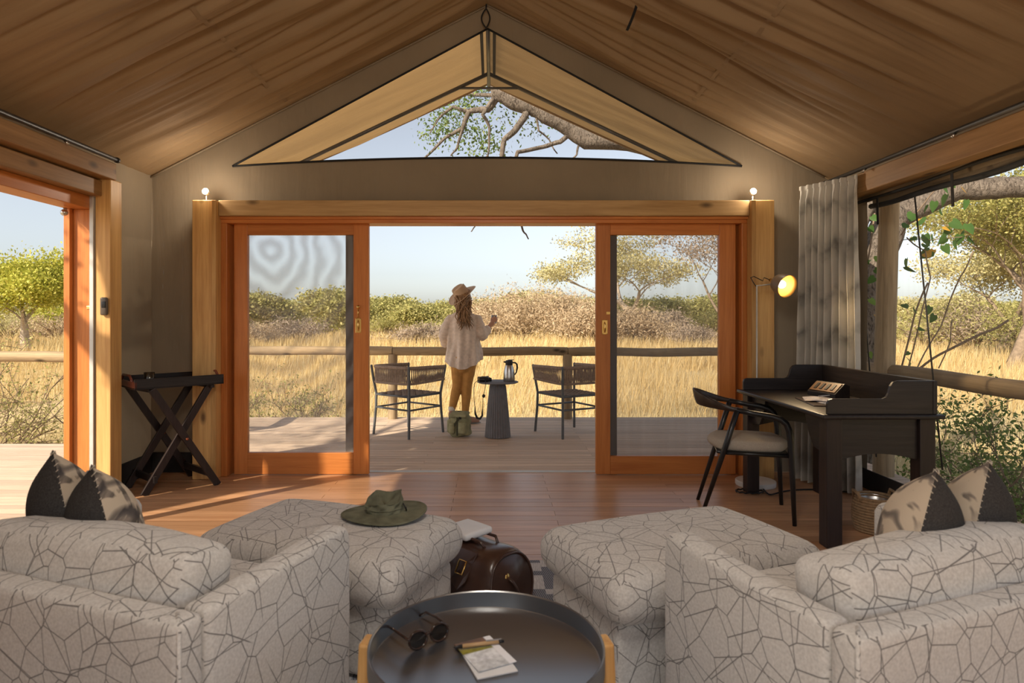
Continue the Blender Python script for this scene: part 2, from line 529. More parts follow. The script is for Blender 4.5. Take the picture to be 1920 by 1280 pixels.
# ---- gable walls (front, back): canvas with a triangular mesh window and a door gap
GA = Vector((-0.04, 0, 3.763)); GL = -2.207; GR = 2.12; GB = 2.596
def gtop(x):
    return GA.z + (GB - GA.z) * ((x - GA.x) / ((GR if x > GA.x else GL) - GA.x))
def gbot(x): return GB + 0.073 * (1 - ((x - GA.x) / 2.16) ** 2)
def gable(name, y, parent_label, gap, ztop, face):
    root = struct(thing(name, None, None), parent_label)
    xs = sorted(set([-2.92 + 0.04 * i for i in range(147)] + [GL, GR, gap[0], gap[1], GA.x]))
    mb = MB()
    def wob(x, z): return face * (0.012 * mnoise.noise(Vector((x * 2.2 + z * 2.0, z * 1.2, y))) + 0.006 * mnoise.noise(Vector((x * 7 + z * 5, z * 2.5, y + 5))))
    for a, b in zip(xs[:-1], xs[1:]):
        if b - a < 1e-6: continue
        m = (a + b) / 2
        lo = ztop if gap[0] < m < gap[1] else 0.0
        spans = []
        if GL < m < GR:
            spans.append(((lo, lo), (gbot(a), gbot(b)))); spans.append(((gtop(a), gtop(b)), (roofz(a), roofz(b))))
        else: spans.append(((lo, lo), (roofz(a), roofz(b))))
        for (la, lb), (ha, hb) in spans:
            n = max(2, int((ha - la) / 0.08))
            vs_ = []
            for i in range(n + 1):
                t = i / n
                za = la + (ha - la) * t; zb = lb + (hb - lb) * t
                vs_ += [(a, y + wob(a, za), za), (b, y + wob(b, zb), zb)]
            mb.add(vs_, [(2 * i, 2 * i + 1, 2 * i + 3, 2 * i + 2) for i in range(n)])
    me = mb.mesh('canvas', True)
    bm = bmesh.new(); bm.from_mesh(me); bmesh.ops.remove_doubles(bm, verts=bm.verts, dist=1e-4); bm.to_mesh(me); bm.free()
    me.polygons.foreach_set('use_smooth', [True] * len(me.polygons))
    link('canvas', me, M['wallc'], root)
    tr = MB()
    def rib(p, q, n=14):
        pts = [Vector(p).lerp(Vector(q), i / n) for i in range(n + 1)]
        tr.tube(pts, 0.009, 6)
    yy = y - face * 0.012
    rib((GL, yy, GB), (GA.x, yy, GA.z)); rib((GR, yy, GB), (GA.x, yy, GA.z))
    tr.tube([(GL + (GR - GL) * i / 24, yy, gbot(GL + (GR - GL) * i / 24)) for i in range(25)], 0.009, 6)
    tr.build('black_binding', M['black_cloth'], root, smooth=True)
    # seam lines where the wall cloth meets the roof
    se = MB()
    for sg in (-1, 1):
        se.tube([(RX + sg * 2.86 * i / 20, y - face * 0.02, roofz(RX + sg * 2.86 * i / 20) - 0.012) for i in range(21)], 0.008, 6)
    se.build('seam', M['wallc'], root, smooth=True)
    return root
gable('wall_front', WY, 'tan canvas gable wall above the sliding doors', (-2.40, 2.25), 2.18, 1)
gable('wall_back', -1.7, 'tan canvas gable wall at the rear', (-2.40, 2.25), 2.18, -1)

def gwin(name, y, lab):
    xs = [GL + (GR - GL) * i / 24 for i in range(25)]
    mb = MB(); vs_ = []
    for x in xs: vs_ += [(x, y, gbot(x)), (x, y, max(gtop(x), gbot(x) + 1e-4))]
    mb.add(vs_, [(2 * i, 2 * i + 2, 2 * i + 3, 2 * i + 1) for i in range(24)])
    return struct(mb.build(name, M['net'], None), lab)
M['net'] = screen_mat('fine insect net', 0.07, (0.55, 0.55, 0.55, 1))
gwin('window_1', WY + 0.03, 'triangular insect net window in the front gable')
gwin('window_2', -1.73, 'triangular insect net window in the rear gable')

# ---- fly sheet over the tent, reaching out over the deck, with its poles
FR = 4.03; FS = 0.43; FY0, FY1 = -2.4, 7.51
fly = struct(thing('fly_canopy', None, None), 'pale tan outer fly sheet stretched above the tent')
for sg in (-1, 1):
    def ff(u, v, sg=sg):
        y = FY0 + (FY1 - FY0) * v; s = u * 3.5
        z = FR - FS * s + 0.02 - 0.05 * math.sin(PI * u) + 0.022 * mnoise.noise(Vector((y * 3.5, s * 1.0, 4.0 + sg))) + 0.012 * mnoise.noise(Vector((y * 9, s * 2.0, 14.0 + sg)))
        return (RX + sg * s, y, z)
    MB().grid(30, 260, ff).build('fly_panel', M['fly'], fly, smooth=True)
hem = MB()
for sg in (-1, 1):
    hem.tube([(RX + sg * 3.5 * i / 20, FY1, FR - FS * 3.5 * i / 20 + 0.02 - 0.05 * math.sin(PI * i / 20)) for i in range(21)], 0.012, 6)
hem.build('hem', M['fly'], fly, smooth=True)
po = thing('fly_frame', 'dark metal pole frame holding up the fly sheet', 'frame')
for sg in (-1, 1):
    MB().tube([(RX, 7.0, 3.975), (RX + sg * 2.9, 7.0, 3.975 - 0.475 * 2.9)], 0.021, 10).build('rafter_pole', M['steel'], po, smooth=True)
MB().tube([(RX, 5.5, 3.955), (RX, 7.45, 3.955)], 0.021, 10).build('ridge_pole', M['steel'], po, smooth=True)
MB().tube([(RX - 0.33, 7.0, 3.815), (RX + 0.33, 7.0, 3.815)], 0.014, 8).build('collar_bar', M['steel'], po, smooth=True)
st = MB()
for dx in (-0.06, 0.06):
    st.bar((RX + dx, 5.50, 3.93), (RX + dx, 7.0, 3.955), 0.03, 0.006)
st.build('ridge_webbing', M['black_cloth'], po)

# ---- side walls
wl = struct(thing('wall_left', None, None), 'tan canvas left wall of the tent')
def cloth(x, y0, y1, z0, z1, name, par, mat):
    ny = max(3, int((y1 - y0) / 0.06)); nz = max(3, int((z1 - z0) / 0.1))
    def fn(u, v):
        y = y0 + (y1 - y0) * u; z = z0 + (z1 - z0) * v
        return (x + 0.010 * mnoise.noise(Vector((y * 4, z * 0.9, x))), y, z)
    return MB().grid(ny, nz, fn).build(name, mat, par, smooth=True)
cloth(-2.90, 4.62, WY, 0, 2.52, 'canvas', wl, M['wallc'])
cloth(-2.90, -1.7, 2.4, 0, 2.52, 'canvas', wl, M['wallc'])
cloth(-2.90, 2.4, 4.62, 2.30, 2.52, 'canvas', wl, M['wallc'])
wr = struct(thing('wall_right', None, None), 'tan canvas right wall around the net window')
cloth(2.90, 4.95, WY, 0, 2.52, 'canvas', wr, M['wallc'])
cloth(2.90, -1.7, 4.95, 2.20, 2.52, 'canvas', wr, M['wallc'])
cloth(2.90, -1.7, -1.2, 0, 2.3, 'canvas', wr, M['wallc'])
def flapz(y, a, b, p): return a + b * math.sin(y * 2.1 + p) + 0.5 * b * math.sin(y * 5.3 + p * 2)
def flap(name, x, z1, a, b, p, mat, th):
    def fn(u, v):
        y = -1.2 + 6.2 * u; return (x + 0.012 * math.sin(y * 9 + v * 3), y, flapz(y, a, b, p) + (z1 - flapz(y, a, b, p)) * v)
    MB().grid(70, 6, fn).build(name, mat, wr, smooth=True)
    MB().tube([(x - 0.004, -1.2 + 6.2 * i / 70, flapz(-1.2 + 6.2 * i / 70, a, b, p)) for i in range(71)], th, 6).build('black_hem', M['black_cloth'], wr, smooth=True)
flap('window_flap', 2.86, 2.30, 2.212, 0.010, 0.4, M['wallc'], 0.012)
flap('rolled_flap', 2.96, 2.32, 2.190, 0.024, 2.0, M['wallc'], 0.02)
for yy in (4.74, 3.97):
    MB().bar((2.85, yy, 2.21), (2.85, yy - 0.01, 2.00), 0.022, 0.004, up=(1, 0, 0)).build('tie_strap', M['black_cloth'], wr)
M['net_side'] = screen_mat('side insect net', 0.09, (0.24, 0.25, 0.27, 1), streak=0.09)
cloth(2.92, -1.2, 4.95, 0.14, 2.24, 'window_3', None, M['net_side'])
struct(bpy.data.objects['window_3'], 'wide insect net window in the right wall')

# skirtings
for nm, x, y0, y1, zt in (('baseboard_left', -2.885, 4.64, 5.42, 0.17), ('baseboard_right', 2.87, -1.2, 5.40, 0.15)):
    struct(MB().bb(x - 0.006, x + 0.006, y0, y1, 0, zt).build(nm, M['skirt'], None, bevel=0.003), 'charcoal canvas skirting strip at the foot of the wall')
struct(MB().bb(-2.88, -2.44, 5.415, 5.43, 0, 0.17).build('baseboard_front', M['skirt'], None, bevel=0.003), 'charcoal canvas skirting beside the left door post')

# ---- timber posts and beams
def trim(n, x0, x1, y0, y1, z0, z1, mat, lab, bev=0.006):
    return struct(MB().bb(x0, x1, y0, y1, z0, z1).build('trim_%d' % n, M[mat], None, bevel=bev), lab)
trim(1, -2.43, -2.235, 5.18, 5.36, 0, 2.262, 'pine_z', 'pale pine post at the left of the sliding doors')
trim(2, 2.10, 2.285, 5.18, 5.36, 0, 2.262, 'pine_z', 'pale pine post behind the reading lamp')
trim(3, -2.235, 2.10, 5.22, 5.42, 2.140, 2.268, 'pine_x', 'pine lintel over the sliding doors')
trim(4, -2.83, -2.72, 4.56, 4.70, 0, 2.30, 'pine_z', 'pine post at the side doorway with the switch')
trim(5, -2.86, -2.70, -1.7, 4.60, 2.295, 2.415, 'pine_y_shaded', 'pine top beam along the left wall')
trim(6, -2.88, -2.78, 2.3, 4.56, 2.175, 2.285, 'pine_y_shaded', 'pine lintel over the side doorway')
trim(7, 2.73, 2.84, -1.7, 5.10, 2.235, 2.385, 'pine_y_shaded', 'pine top beam along the right wall')
trim(8, -2.862, -2.834, 4.545, 4.60, 0, 2.175, 'alu', 'pale metal strip between jamb and post', 0.002)
trim(9, -2.43, -2.235, -1.75, -1.6, 0, 2.262, 'pine_z', 'pine post at the left of the rear opening')
trim(10, 2.10, 2.285, -1.75, -1.6, 0, 2.262, 'pine_z', 'pine post at the right of the rear opening')
trim(11, -2.235, 2.10, -1.75, -1.6, 2.140, 2.268, 'pine_x', 'pine lintel over the rear opening')
# extra planed edge strips seen on the posts
trim(12, -2.265, -2.232, 5.165, 5.182, 0, 2.258, 'pine_z', 'narrow pine strip on the edge of the left post', 0.002)
trim(13, 2.095, 2.128, 5.165, 5.182, 0, 2.258, 'pine_z', 'narrow pine strip on the edge of the right post', 0.002)

# door frames
fr = struct(thing('door_1', None, None), 'orange hardwood frame around the front opening')
MB().bb(-2.235, 2.10, 5.27, 5.46, 2.088, 2.140).build('head', M['hard_x'], fr, bevel=0.004)
MB().bb(-2.235, 2.10, 5.25, 5.275, 2.118, 2.140).build('head_bead', M['hard_x'], fr, bevel=0.003)
for x0, x1 in ((-2.235, -2.185), (2.055, 2.10)):
    MB().bb(x0, x1, 5.27, 5.46, 0, 2.088).build('jamb', M['hard_z'], fr, bevel=0.004)
for x0, x1 in ((-2.185, -2.14), (2.005, 2.055)):
    MB().bb(x0, x1, 5.40, 5.46, 0, 2.088).build('inner_jamb', M['hard_z'], fr, bevel=0.003)
MB().bb(-2.235, 2.10, 5.42, 5.475, -0.02, 0.004).build('sill_track', M['alu'], fr, bevel=0.002)

M['screen_l'] = screen_mat('door insect mesh with rings', 0.30, (0.42, 0.42, 0.42, 1), rings=((1.58, 0.0, -1.30), (0.85, 0.0, 0.70), 3.0), lo=0.42)
M['screen_r'] = screen_mat('door insect mesh', 0.22, (0.26, 0.26, 0.26, 1), streak=0.10)
def slider(name, lab, x0, x1, mx0, mx1, mz0, mz1, mat, dark, handle):
    d = struct(thing(name, None, None), lab)
    y0, y1 = 5.335, 5.385
    MB().bb(x0, mx0 if dark[0] > 0 else mx0, y0, y1, 0.004, 2.10).build('stile', M['hard_z'], d, bevel=0.004)
    MB().bb(mx1, x1, y0, y1, 0.004, 2.10).build('stile', M['hard_z'], d, bevel=0.004)
    MB().bb(mx0, mx1, y0, y1, mz1, 2.10).build('top_rail', M['hard_x'], d, bevel=0.004)
    MB().bb(mx0, mx1, y0, y1, 0.004, mz0).build('bottom_rail', M['hard_x'], d, bevel=0.004)
    MB().bb(mx0, mx1, 5.364, 5.366, mz0, mz1).build('insect_screen', mat, d)
    MB().bb(dark[0], dark[1], 5.39, 5.43, 0.004, 2.09).build('glass_leaf_edge', M['dark_z'], d, bevel=0.002)
    hx, hz = handle
    pl = MB(); pl.bb(hx - 0.024, hx + 0.024, y0 - 0.004, y0 + 0.002, hz - 0.062, hz + 0.062)
    h = pl.build('pull_plate', M['brass'], d, bevel=0.003)
    MB().tube([(hx, y0 - 0.006, hz + 0.04), (hx, y0 - 0.012, hz + 0.02), (hx, y0 - 0.012, hz - 0.02), (hx, y0 - 0.006, hz - 0.04)], [0.006, 0.010, 0.010, 0.006], 8, ball=True).build('finger_pull', M['brass'], h, smooth=True)
    for sx in (-0.017, 0.017):
        for sz in (-0.054, 0.054):
            MB().ball((hx + sx, y0 - 0.004, hz + sz), 0.004, 6, 4).build('screw', M['brass'], h, smooth=True)
    if name == 'door_2':
        MB().ball((hx, y0 - 0.012, hz + 0.155), 0.017, 10, 6).tube([(hx, y0 - 0.012, hz + 0.15), (hx, y0 - 0.012, hz + 0.06)], 0.006, 8).build('bolt_knob', M['brass'], h, smooth=True)
    else:
        MB().bb(hx + 0.012, hx + 0.045, y0 - 0.004, y0 + 0.002, hz + 0.105, hz + 0.13).build('latch_plate', M['brass'], h, bevel=0.002)
    return d
slider('door_2', 'orange hardwood sliding screen door at the left', -2.153, -1.03, -2.042, -1.158, 0.183, 2.0, M['screen_l'], (-1.235, -1.15), (-1.116, 1.244))
slider('door_3', 'orange hardwood sliding screen door at the right', 0.865, 2.03, 0.985, 1.893, 0.155, 2.0, M['screen_r'], (0.98, 1.05), (0.937, 1.230))

sd = struct(thing('door_4', None, None), 'orange hardwood frame of the side doorway in the left wall')
MB().bb(-3.03, -2.862, 2.35, 4.62, 2.085, 2.175).build('head', M['hard_y'], sd, bevel=0.004)
MB().bb(-2.99, -2.862, 4.565, 4.64, 0, 2.085).build('jamb', M['hard_z'], sd, bevel=0.004)
MB().bb(-3.035, -2.992, 4.53, 4.64, 0, 2.085).build('jamb_stop', M['hard_z'], sd, bevel=0.003)
MB().bb(-3.03, -2.862, 2.33, 2.40, 0, 2.085).build('jamb', M['hard_z'], sd, bevel=0.004)
MB().bb(-2.93, -2.89, 3.50, 3.60, 0.005, 2.085).build('leaf_stile', M['hard_z'], sd, bevel=0.004)
MB().bb(-2.93, -2.89, 2.40, 3.50, 0.005, 0.16).build('leaf_rail', M['hard_y'], sd, bevel=0.004)
MB().bb(-2.93, -2.89, 2.40, 3.50, 2.0, 2.085).build('leaf_rail', M['hard_y'], sd, bevel=0.004)
MB().bb(-2.912, -2.91, 2.40, 3.50, 0.16, 2.0).build('insect_screen', M['screen_r'], sd)
MB().bb(-2.892, -2.866, 4.560, 4.566, 1.372, 1.394).build('strike_plate', M['brass'], sd, bevel=0.001)
MB().tube([(-2.97, 4.45, 2.075), (-2.97, 4.45, 2.05)], 0.012, 8).ball((-2.97, 4.44, 2.04), 0.024, 10, 6).build('light_fitting', M['chrome'], sd, smooth=True)  # small outdoor light fitting under the head, modelled without a lamp

# ---- floor: planks across the room on a dark sub-floor
fl = struct(MB().bb(-2.93, 2.93, -1.75, 5.47, -0.10, -0.022).build('floor', M['skirt'], None), 'orange brown wooden plank floor inside the tent')
random.seed(5)
_pl = {}
def plank(parent, x0, x1, yc, w, th, mat, name, ztop=0.0):
    gp = 0.0045 if mat == 'deck' else 0.0014
    L = round(x1 - x0, 2); key = (L, w, th, mat)
    if key not in _pl:
        mb = MB(); mb.bb(-L / 2 + 0.0012, L / 2 - 0.0012, -w / 2 + gp, w / 2 - gp, -th, 0)
        me = mb.mesh(name)
        me.materials.append(M[mat])
        _pl[key] = me
    o = bpy.data.objects.new(name, _pl[key]); COL.objects.link(o); o.parent = parent
    o.location = ((x0 + x1) / 2, yc, ztop - random.random() * 0.0012)
    return o
W = 0.0995; nrow = int((5.44 + 1.72) / W)
for i in range(nrow):
    y = 5.44 - W * (i + 0.5)
    j = [-2.92, -1.24, 0.42, 2.92] if i % 2 else [-2.92, -0.28, 1.36, 2.92]
    if i > 45: j = [-2.92, j[1], 2.92]
    for a, b in zip(j[:-1], j[1:]): plank(fl, a, b, y, W, 0.02, 'floor', 'plank')

# ---- deck outside
dk = struct(thing('deck', None, None), 'weathered timber deck outside the tent')
W = 0.098
for i in range(30):
    y = 5.525 + W * i
    j = [-3.75, -1.30, 0.06 if i % 2 else 0.95, 3.40]
    if i % 3 == 0: j = [-3.75, -0.62, 0.95, 3.40]
    for a, b in zip(j[:-1], j[1:]): plank(dk, a, b, y, W, 0.03, 'deck', 'deck_board', -0.004)
for i in range(52):
    y = 6.66 - W * (i + 0.5)
    plank(dk, -7.2, -3.755 if y > 5.5 else -3.04, y, W, 0.03, 'deck', 'deck_board', -0.004)
for i in range(52):
    y = 5.475 - W * (i + 0.5)
    plank(dk, 2.95, 3.40, y, W, 0.03, 'deck', 'deck_board', -0.004)
jo = MB()
jo.bb(-3.75, 3.40, 8.36, 8.42, -0.25, -0.036); jo.bb(-3.75, 3.40, 5.5, 5.56, -0.25, -0.036); jo.bb(-7.2, -3.75, 6.60, 6.66, -0.25, -0.036)
jo.bb(3.32, 3.40, 0, 5.5, -0.25, -0.036); jo.bb(-3.75, -3.69, 5.5, 8.36, -0.25, -0.036)
for x in (-3.0, -1.3, 0.95, 2.4): jo.bb(x, x + 0.06, 5.56, 8.36, -0.25, -0.04)
jo.build('joist', M['log'], dk)
for x, y in ((-3.6, 8.3), (-1.3, 8.3), (0.97, 8.3), (3.3, 8.3), (3.3, 5.4), (-3.6, 5.6), (0.97, 5.7), (-1.3, 5.7), (-6.8, 6.5), (3.3, 1.0), (-6.8, 2.5), (-3.2, 1.0)):
    MB().tube([(x, y, -0.9), (x, y, -0.04)], 0.08, 10).build('stump', M['log_z'], dk, smooth=True)
dk_in = MB().bb(-2.93, 2.93, -3.2, -1.76, -0.05, 0.0)
dk_in.build('rear_deck', M['deck'], dk)

# ---- ground
def gz(x, y):
    d = max(0.0, math.hypot(x, y) - 9.0)
    return -0.72 + 0.10 * mnoise.noise(Vector((x * 0.06, y * 0.06, 1.0))) * min(1, d / 10)
t = NT('dry savanna soil')
v = t.coord()
c = t.ramp(t.noise(v, 0.16, 6.0, 0.65), [(0.3, (0.46, 0.34, 0.16, 1)), (0.5, (0.56, 0.43, 0.23, 1)), (0.72, (0.60, 0.50, 0.31, 1))])
b = t.bsdf(c, 0.95, 0, 0.1); t.bump(b, t.noise(v, 9.0, 5.0), 0.6, 0.08); M['soil'] = t.end(b)
def gfn(u, v):
    a = 2 * PI * u; r = 0.5 + 330.0 * v ** 2.4
    x = r * math.cos(a); y = r * math.sin(a)
    return (x, y, gz(x, y))
struct(MB().grid(96, 90, gfn, closed=True).build('ground', M['soil'], None, smooth=True), 'dry straw coloured savanna ground')
# ================================================================== SEATING IN THE FOREGROUND
YAW = R(21)
def armchair(loc, rz, label, mirror):
    """local +y is the way the chair faces; the arm towards the aisle is at +x (mirrored for the other chair)"""
    r = thing('armchair', label, 'armchair', loc, rz, 'pair of upholstered armchairs')
    k = mirror
    U = M['crackle']
    W2 = 0.5
    def arm(sx, nm):
        # low panel arm: rises a little towards the front, rounded top edge
        prof = [(-0.262, 0.03), (0.345, 0.03), (0.352, 0.30), (0.350, 0.60), (0.335, 0.632), (0.30, 0.64), (0.10, 0.626), (-0.15, 0.618), (-0.262, 0.616)]
        mb = MB(); x0, x1 = sx * W2, sx * (W2 - 0.085)
        mb.prism(prof, lambda y, z: (x0, y, z), lambda y, z: (x1, y, z))
        if sx < 0: mb.f = [tuple(reversed(f)) for f in mb.f]
        return mb.build(nm, U, r, bevel=0.022, seg=3, smooth=True)
    arm(1 * k, 'arm'); arm(-1 * k, 'arm')
    MB().rbox((0, -0.304, 0.323), (1.0, 0.082, 0.588), 0.024, 8, 3).build('back_frame', U, r, smooth=True)
    MB().rbox((0, 0.045, 0.15), (0.83, 0.58, 0.20), 0.03, 5, 3).build('seat_base', U, r, smooth=True)
    MB().rbox((0, 0.075, 0.355), (0.825, 0.60, 0.20), 0.05, 8, 4, puff=(0, 0, 0.02)).build('seat_cushion', U, r, smooth=True)
    def bw(o):
        return Vector((o.x, o.y, o.z + 0.010 * math.sin(o.x * 7 + 1.0) * (o.z > 0)))
    MB().rbox((0, -0.158, 0.568), (0.80, 0.18, 0.29), 0.045, 10, 5, puff=(0.0, 0.030, 0.008), rot=rotm(-10, 0, 0), warp=bw).build('back_cushion', U, r, smooth=True)
    for sx in (-1, 1):       # piped corner seams down the back corners
        MB().tube([(sx * 0.497, -0.338, 0.05), (sx * 0.497, -0.338, 0.35), (sx * 0.495, -0.337, 0.595), (sx * 0.480, -0.325, 0.613), (sx * 0.45, -0.30, 0.617)], 0.0055, 6).build('piping', U, r, smooth=True)
    for x in (-0.4, 0.4):
        for y in (-0.28, 0.28):
            MB().tube([(x, y, 0.0), (x, y, 0.06)], [0.02, 0.025], 8).build('foot', M['black_plastic'], r, smooth=True)
    return r
armchair((-1.05, 1.94, 0.008), -YAW, 'pale armchair with crackle line print, nearest the side doorway', 1)
armchair((1.13, 1.873, 0.008), YAW, 'pale armchair with crackle line print, nearest the net window', -1)

def ottoman(loc, rz, label):
    r = thing('ottoman', label, 'ottoman', loc, rz, 'pair of upholstered ottomans')
    U = M['crackle']
    MB().rbox((0, 0, 0.145), (0.86, 0.50, 0.27), 0.025, 6, 3).build('base', U, r, smooth=True)
    def wp(o):
        e = max(0.0, (abs(o.x) / 0.47)) ** 8 * max(0.0, abs(o.y) / 0.30) ** 8
        return Vector((o.x * (1 + 0.03 * e), o.y * (1 + 0.04 * e), o.z * (1 - 0.25 * e)))
    MB().rbox((0, 0, 0.365), (0.95, 0.62, 0.175), 0.075, 12, 5, puff=(-0.012, -0.012, 0.022), warp=wp).build('cushion', U, r, smooth=True)
    for x in (-0.38, 0.38):
        for y in (-0.2, 0.2):
            MB().tube([(x, y, 0.0), (x, y, 0.03)], 0.02, 8).build('foot', M['black_plastic'], r, smooth=True)
    return r
ottoman((-0.66, 2.64, 0.008), -YAW, 'pale crackle print ottoman with the green sun hat on it')
ottoman((0.73, 2.52, 0.008), YAW, 'pale crackle print ottoman in front of the desk')

# ---- two-tone scatter cushions: printed front, charcoal back, whip-stitched edge
t = NT('botanical print linen')
v = t.coord((1, 1, 1))
w = t.n('ShaderNodeTexWave', Scale=5.0, Distortion=9.0, Detail=2.0); w.inputs['Detail Scale'].default_value = 0.9; t.l(v, w.inputs['Vector'])
ln = t.ramp(w.outputs['Fac'], [(0.0, (1, 1, 1, 1)), (0.22, (0, 0, 0, 1))])
bl = t.ramp(t.noise(v, 7.0, 3.0, 0.5, 1.5), [(0.47, (0, 0, 0, 1)), (0.52, (1, 1, 1, 1))])
shade = t.ramp(t.noise(t.coord((40, 6, 6)), 2.0, 3.0), [(0.35, (0.05, 0.045, 0.042, 1)), (0.65, (0.24, 0.20, 0.17, 1))])
c = t.mix(t.math('MULTIPLY', bl, 0.9), (0.52, 0.43, 0.33, 1), shade)
c = t.mix(t.math('MULTIPLY', ln, 0.75), c, (0.05, 0.045, 0.05, 1))
b = t.bsdf(c, 0.85, 0, 0.1); t.bump(b, t.noise(v, 320, 1.0), 0.15, 0.002); M['print'] = t.end(b)
M['charcoal'] = plain('charcoal linen', (0.05, 0.047, 0.046), 0.9, var=0.3, scale=220, spec=0.1)
M['thread'] = plain('cream thread', (0.48, 0.42, 0.34), 0.9)
def cushion(apex, n, tilt, label, S=0.41, T=0.21, spin=0):
    """apex: world position of the near top corner; n: horizontal direction the print faces"""
    n = Vector(n).normalized(); side = 1 if n.x > 0 else -1
    h = Vector((0, 0, 1)).cross(n) * (-side)          # along the cushion, towards the viewer
    up = Vector((0, 0, 1))
    nn = (n * math.cos(R(tilt)) + up * math.sin(R(tilt))).normalized()
    v_ = (up * math.cos(R(tilt)) - n * math.sin(R(tilt))).normalized()
    if h.y > 0: h = -h
    sp = R(spin); h, v_ = h * math.cos(sp) + v_ * math.sin(sp), v_ * math.cos(sp) - h * math.sin(sp)
    mat = Matrix((h, v_, nn)).transposed()
    if mat.determinant() < 0: flip = True
    else: flip = False
    ctr = Vector(apex) - (h + v_) * (S / 2 * 0.99)
    r = thing('scatter_cushion', label, 'cushion', ctr, 0, 'two-tone scatter cushions')
    def sheet(sg):
        N = 26
        def fn(u, w_):
            a = 2 * u - 1; b_ = 2 * w_ - 1
            ex = 1 - 0.075 * (1 - b_ * b_); ey = 1 - 0.075 * (1 - a * a)
            x = a * ex * S / 2; y = b_ * ey * S / 2
            z = sg * T / 2 * ((1 - abs(a) ** 3) * (1 - abs(b_) ** 3)) ** 0.75 * (0.82 + 0.18 * math.cos(a * 1.5) * math.cos(b_ * 1.5))
            z += 0.004 * mnoise.noise(Vector((x * 9, y * 9, sg * 3.0 + apex[0])))* (1 - a ** 4)
            return mat @ Vector((x, y, z))
        mb = MB(); mb.grid(N, N, fn)
        if (sg < 0) != flip: mb.f = [tuple(reversed(f)) for f in mb.f]
        return mb
    sheet(1).build('printed_front', M['print'], r, smooth=True)
    sheet(-1).build('charcoal_back', M['charcoal'], r, smooth=True)
    stt = MB()
    for e in range(4):
        for i in range(22):
            a = -1 + 2 * (i + 0.5) / 22; ex = 0.925 + 0.075 * a * a
            p = [(a, ex), (ex, a), (a, -ex), (-ex, a)][e]
            q = Vector((p[0] * S / 2, p[1] * S / 2, 0)); d = [Vector((0, 1, 0)), Vector((1, 0, 0)), Vector((0, -1, 0)), Vector((-1, 0, 0))][e]
            tn = Vector((d.y, -d.x, 0)) * 0.005
            ps = [q - d * 0.009 - tn + Vector((0, 0, 0.007)), q + d * 0.001, q - d * 0.009 + tn - Vector((0, 0, 0.007))]
            stt.tube([mat @ p_ for p_ in ps], 0.0018, 4, cap=False)
    stt.build('whip_stitching', M['thread'], r)
    return r
cushion((-1.164, 1.86, 0.888), (0.80, 0.60, 0), 12, 'two-tone cushion in front of its twin on the left armchair', spin=14)
cushion((-1.36, 1.98, 0.905), (0.80, 0.60, 0), 10, 'two-tone cushion tucked behind its twin on the left armchair', spin=15)
cushion((1.21, 1.74, 0.905), (-0.80, 0.60, 0), 12, 'two-tone cushion in front of its twin on the right armchair', spin=14)
cushion((1.455, 1.87, 0.90), (-0.80, 0.60, 0), 10, 'two-tone cushion tucked behind its twin on the right armchair', spin=15)

# ---- rug
t = NT('block woven rug')
v = t.coord((1, 1, 1))
sn = t.n('ShaderNodeVectorMath', operation='SNAP'); t.l(v, sn.inputs[0]); sn.inputs[1].default_value = (0.085, 0.055, 1.0)
wn_ = t.n('ShaderNodeTexWhiteNoise', noise_dimensions='2D'); t.l(sn.outputs[0], wn_.inputs['Vector'])
msk = t.ramp(wn_.outputs['Value'], [(0.52, (0, 0, 0, 1)), (0.56, (1, 1, 1, 1))])
ck = t.n('ShaderNodeTexChecker', Scale=150.0); t.l(t.coord((1, 1, 1), (0, 0, 0.6)), ck.inputs['Vector'])
ck.inputs['Color1'].default_value = (0.30, 0.31, 0.35, 1); ck.inputs['Color2'].default_value = (0.055, 0.06, 0.08, 1)
pale = t.ramp(t.noise(t.coord((90, 6, 1)), 3.0, 2.0), [(0.3, (0.36, 0.35, 0.36, 1)), (0.7, (0.62, 0.60, 0.60, 1))])
b = t.bsdf(t.mix(msk, pale, ck.outputs['Color']), 0.95, 0, 0.1); t.bump(b, t.noise(v, 400, 1.0), 0.4, 0.003); M['rug'] = t.end(b)
tag(MB().rbox((0.05, 1.95, 0.004), (2.9, 3.0, 0.008), 0.003, 4, 2).build('rug', M['rug'], None, smooth=True), 'flat woven rug of dark and pale blocks under the seating', 'rug')

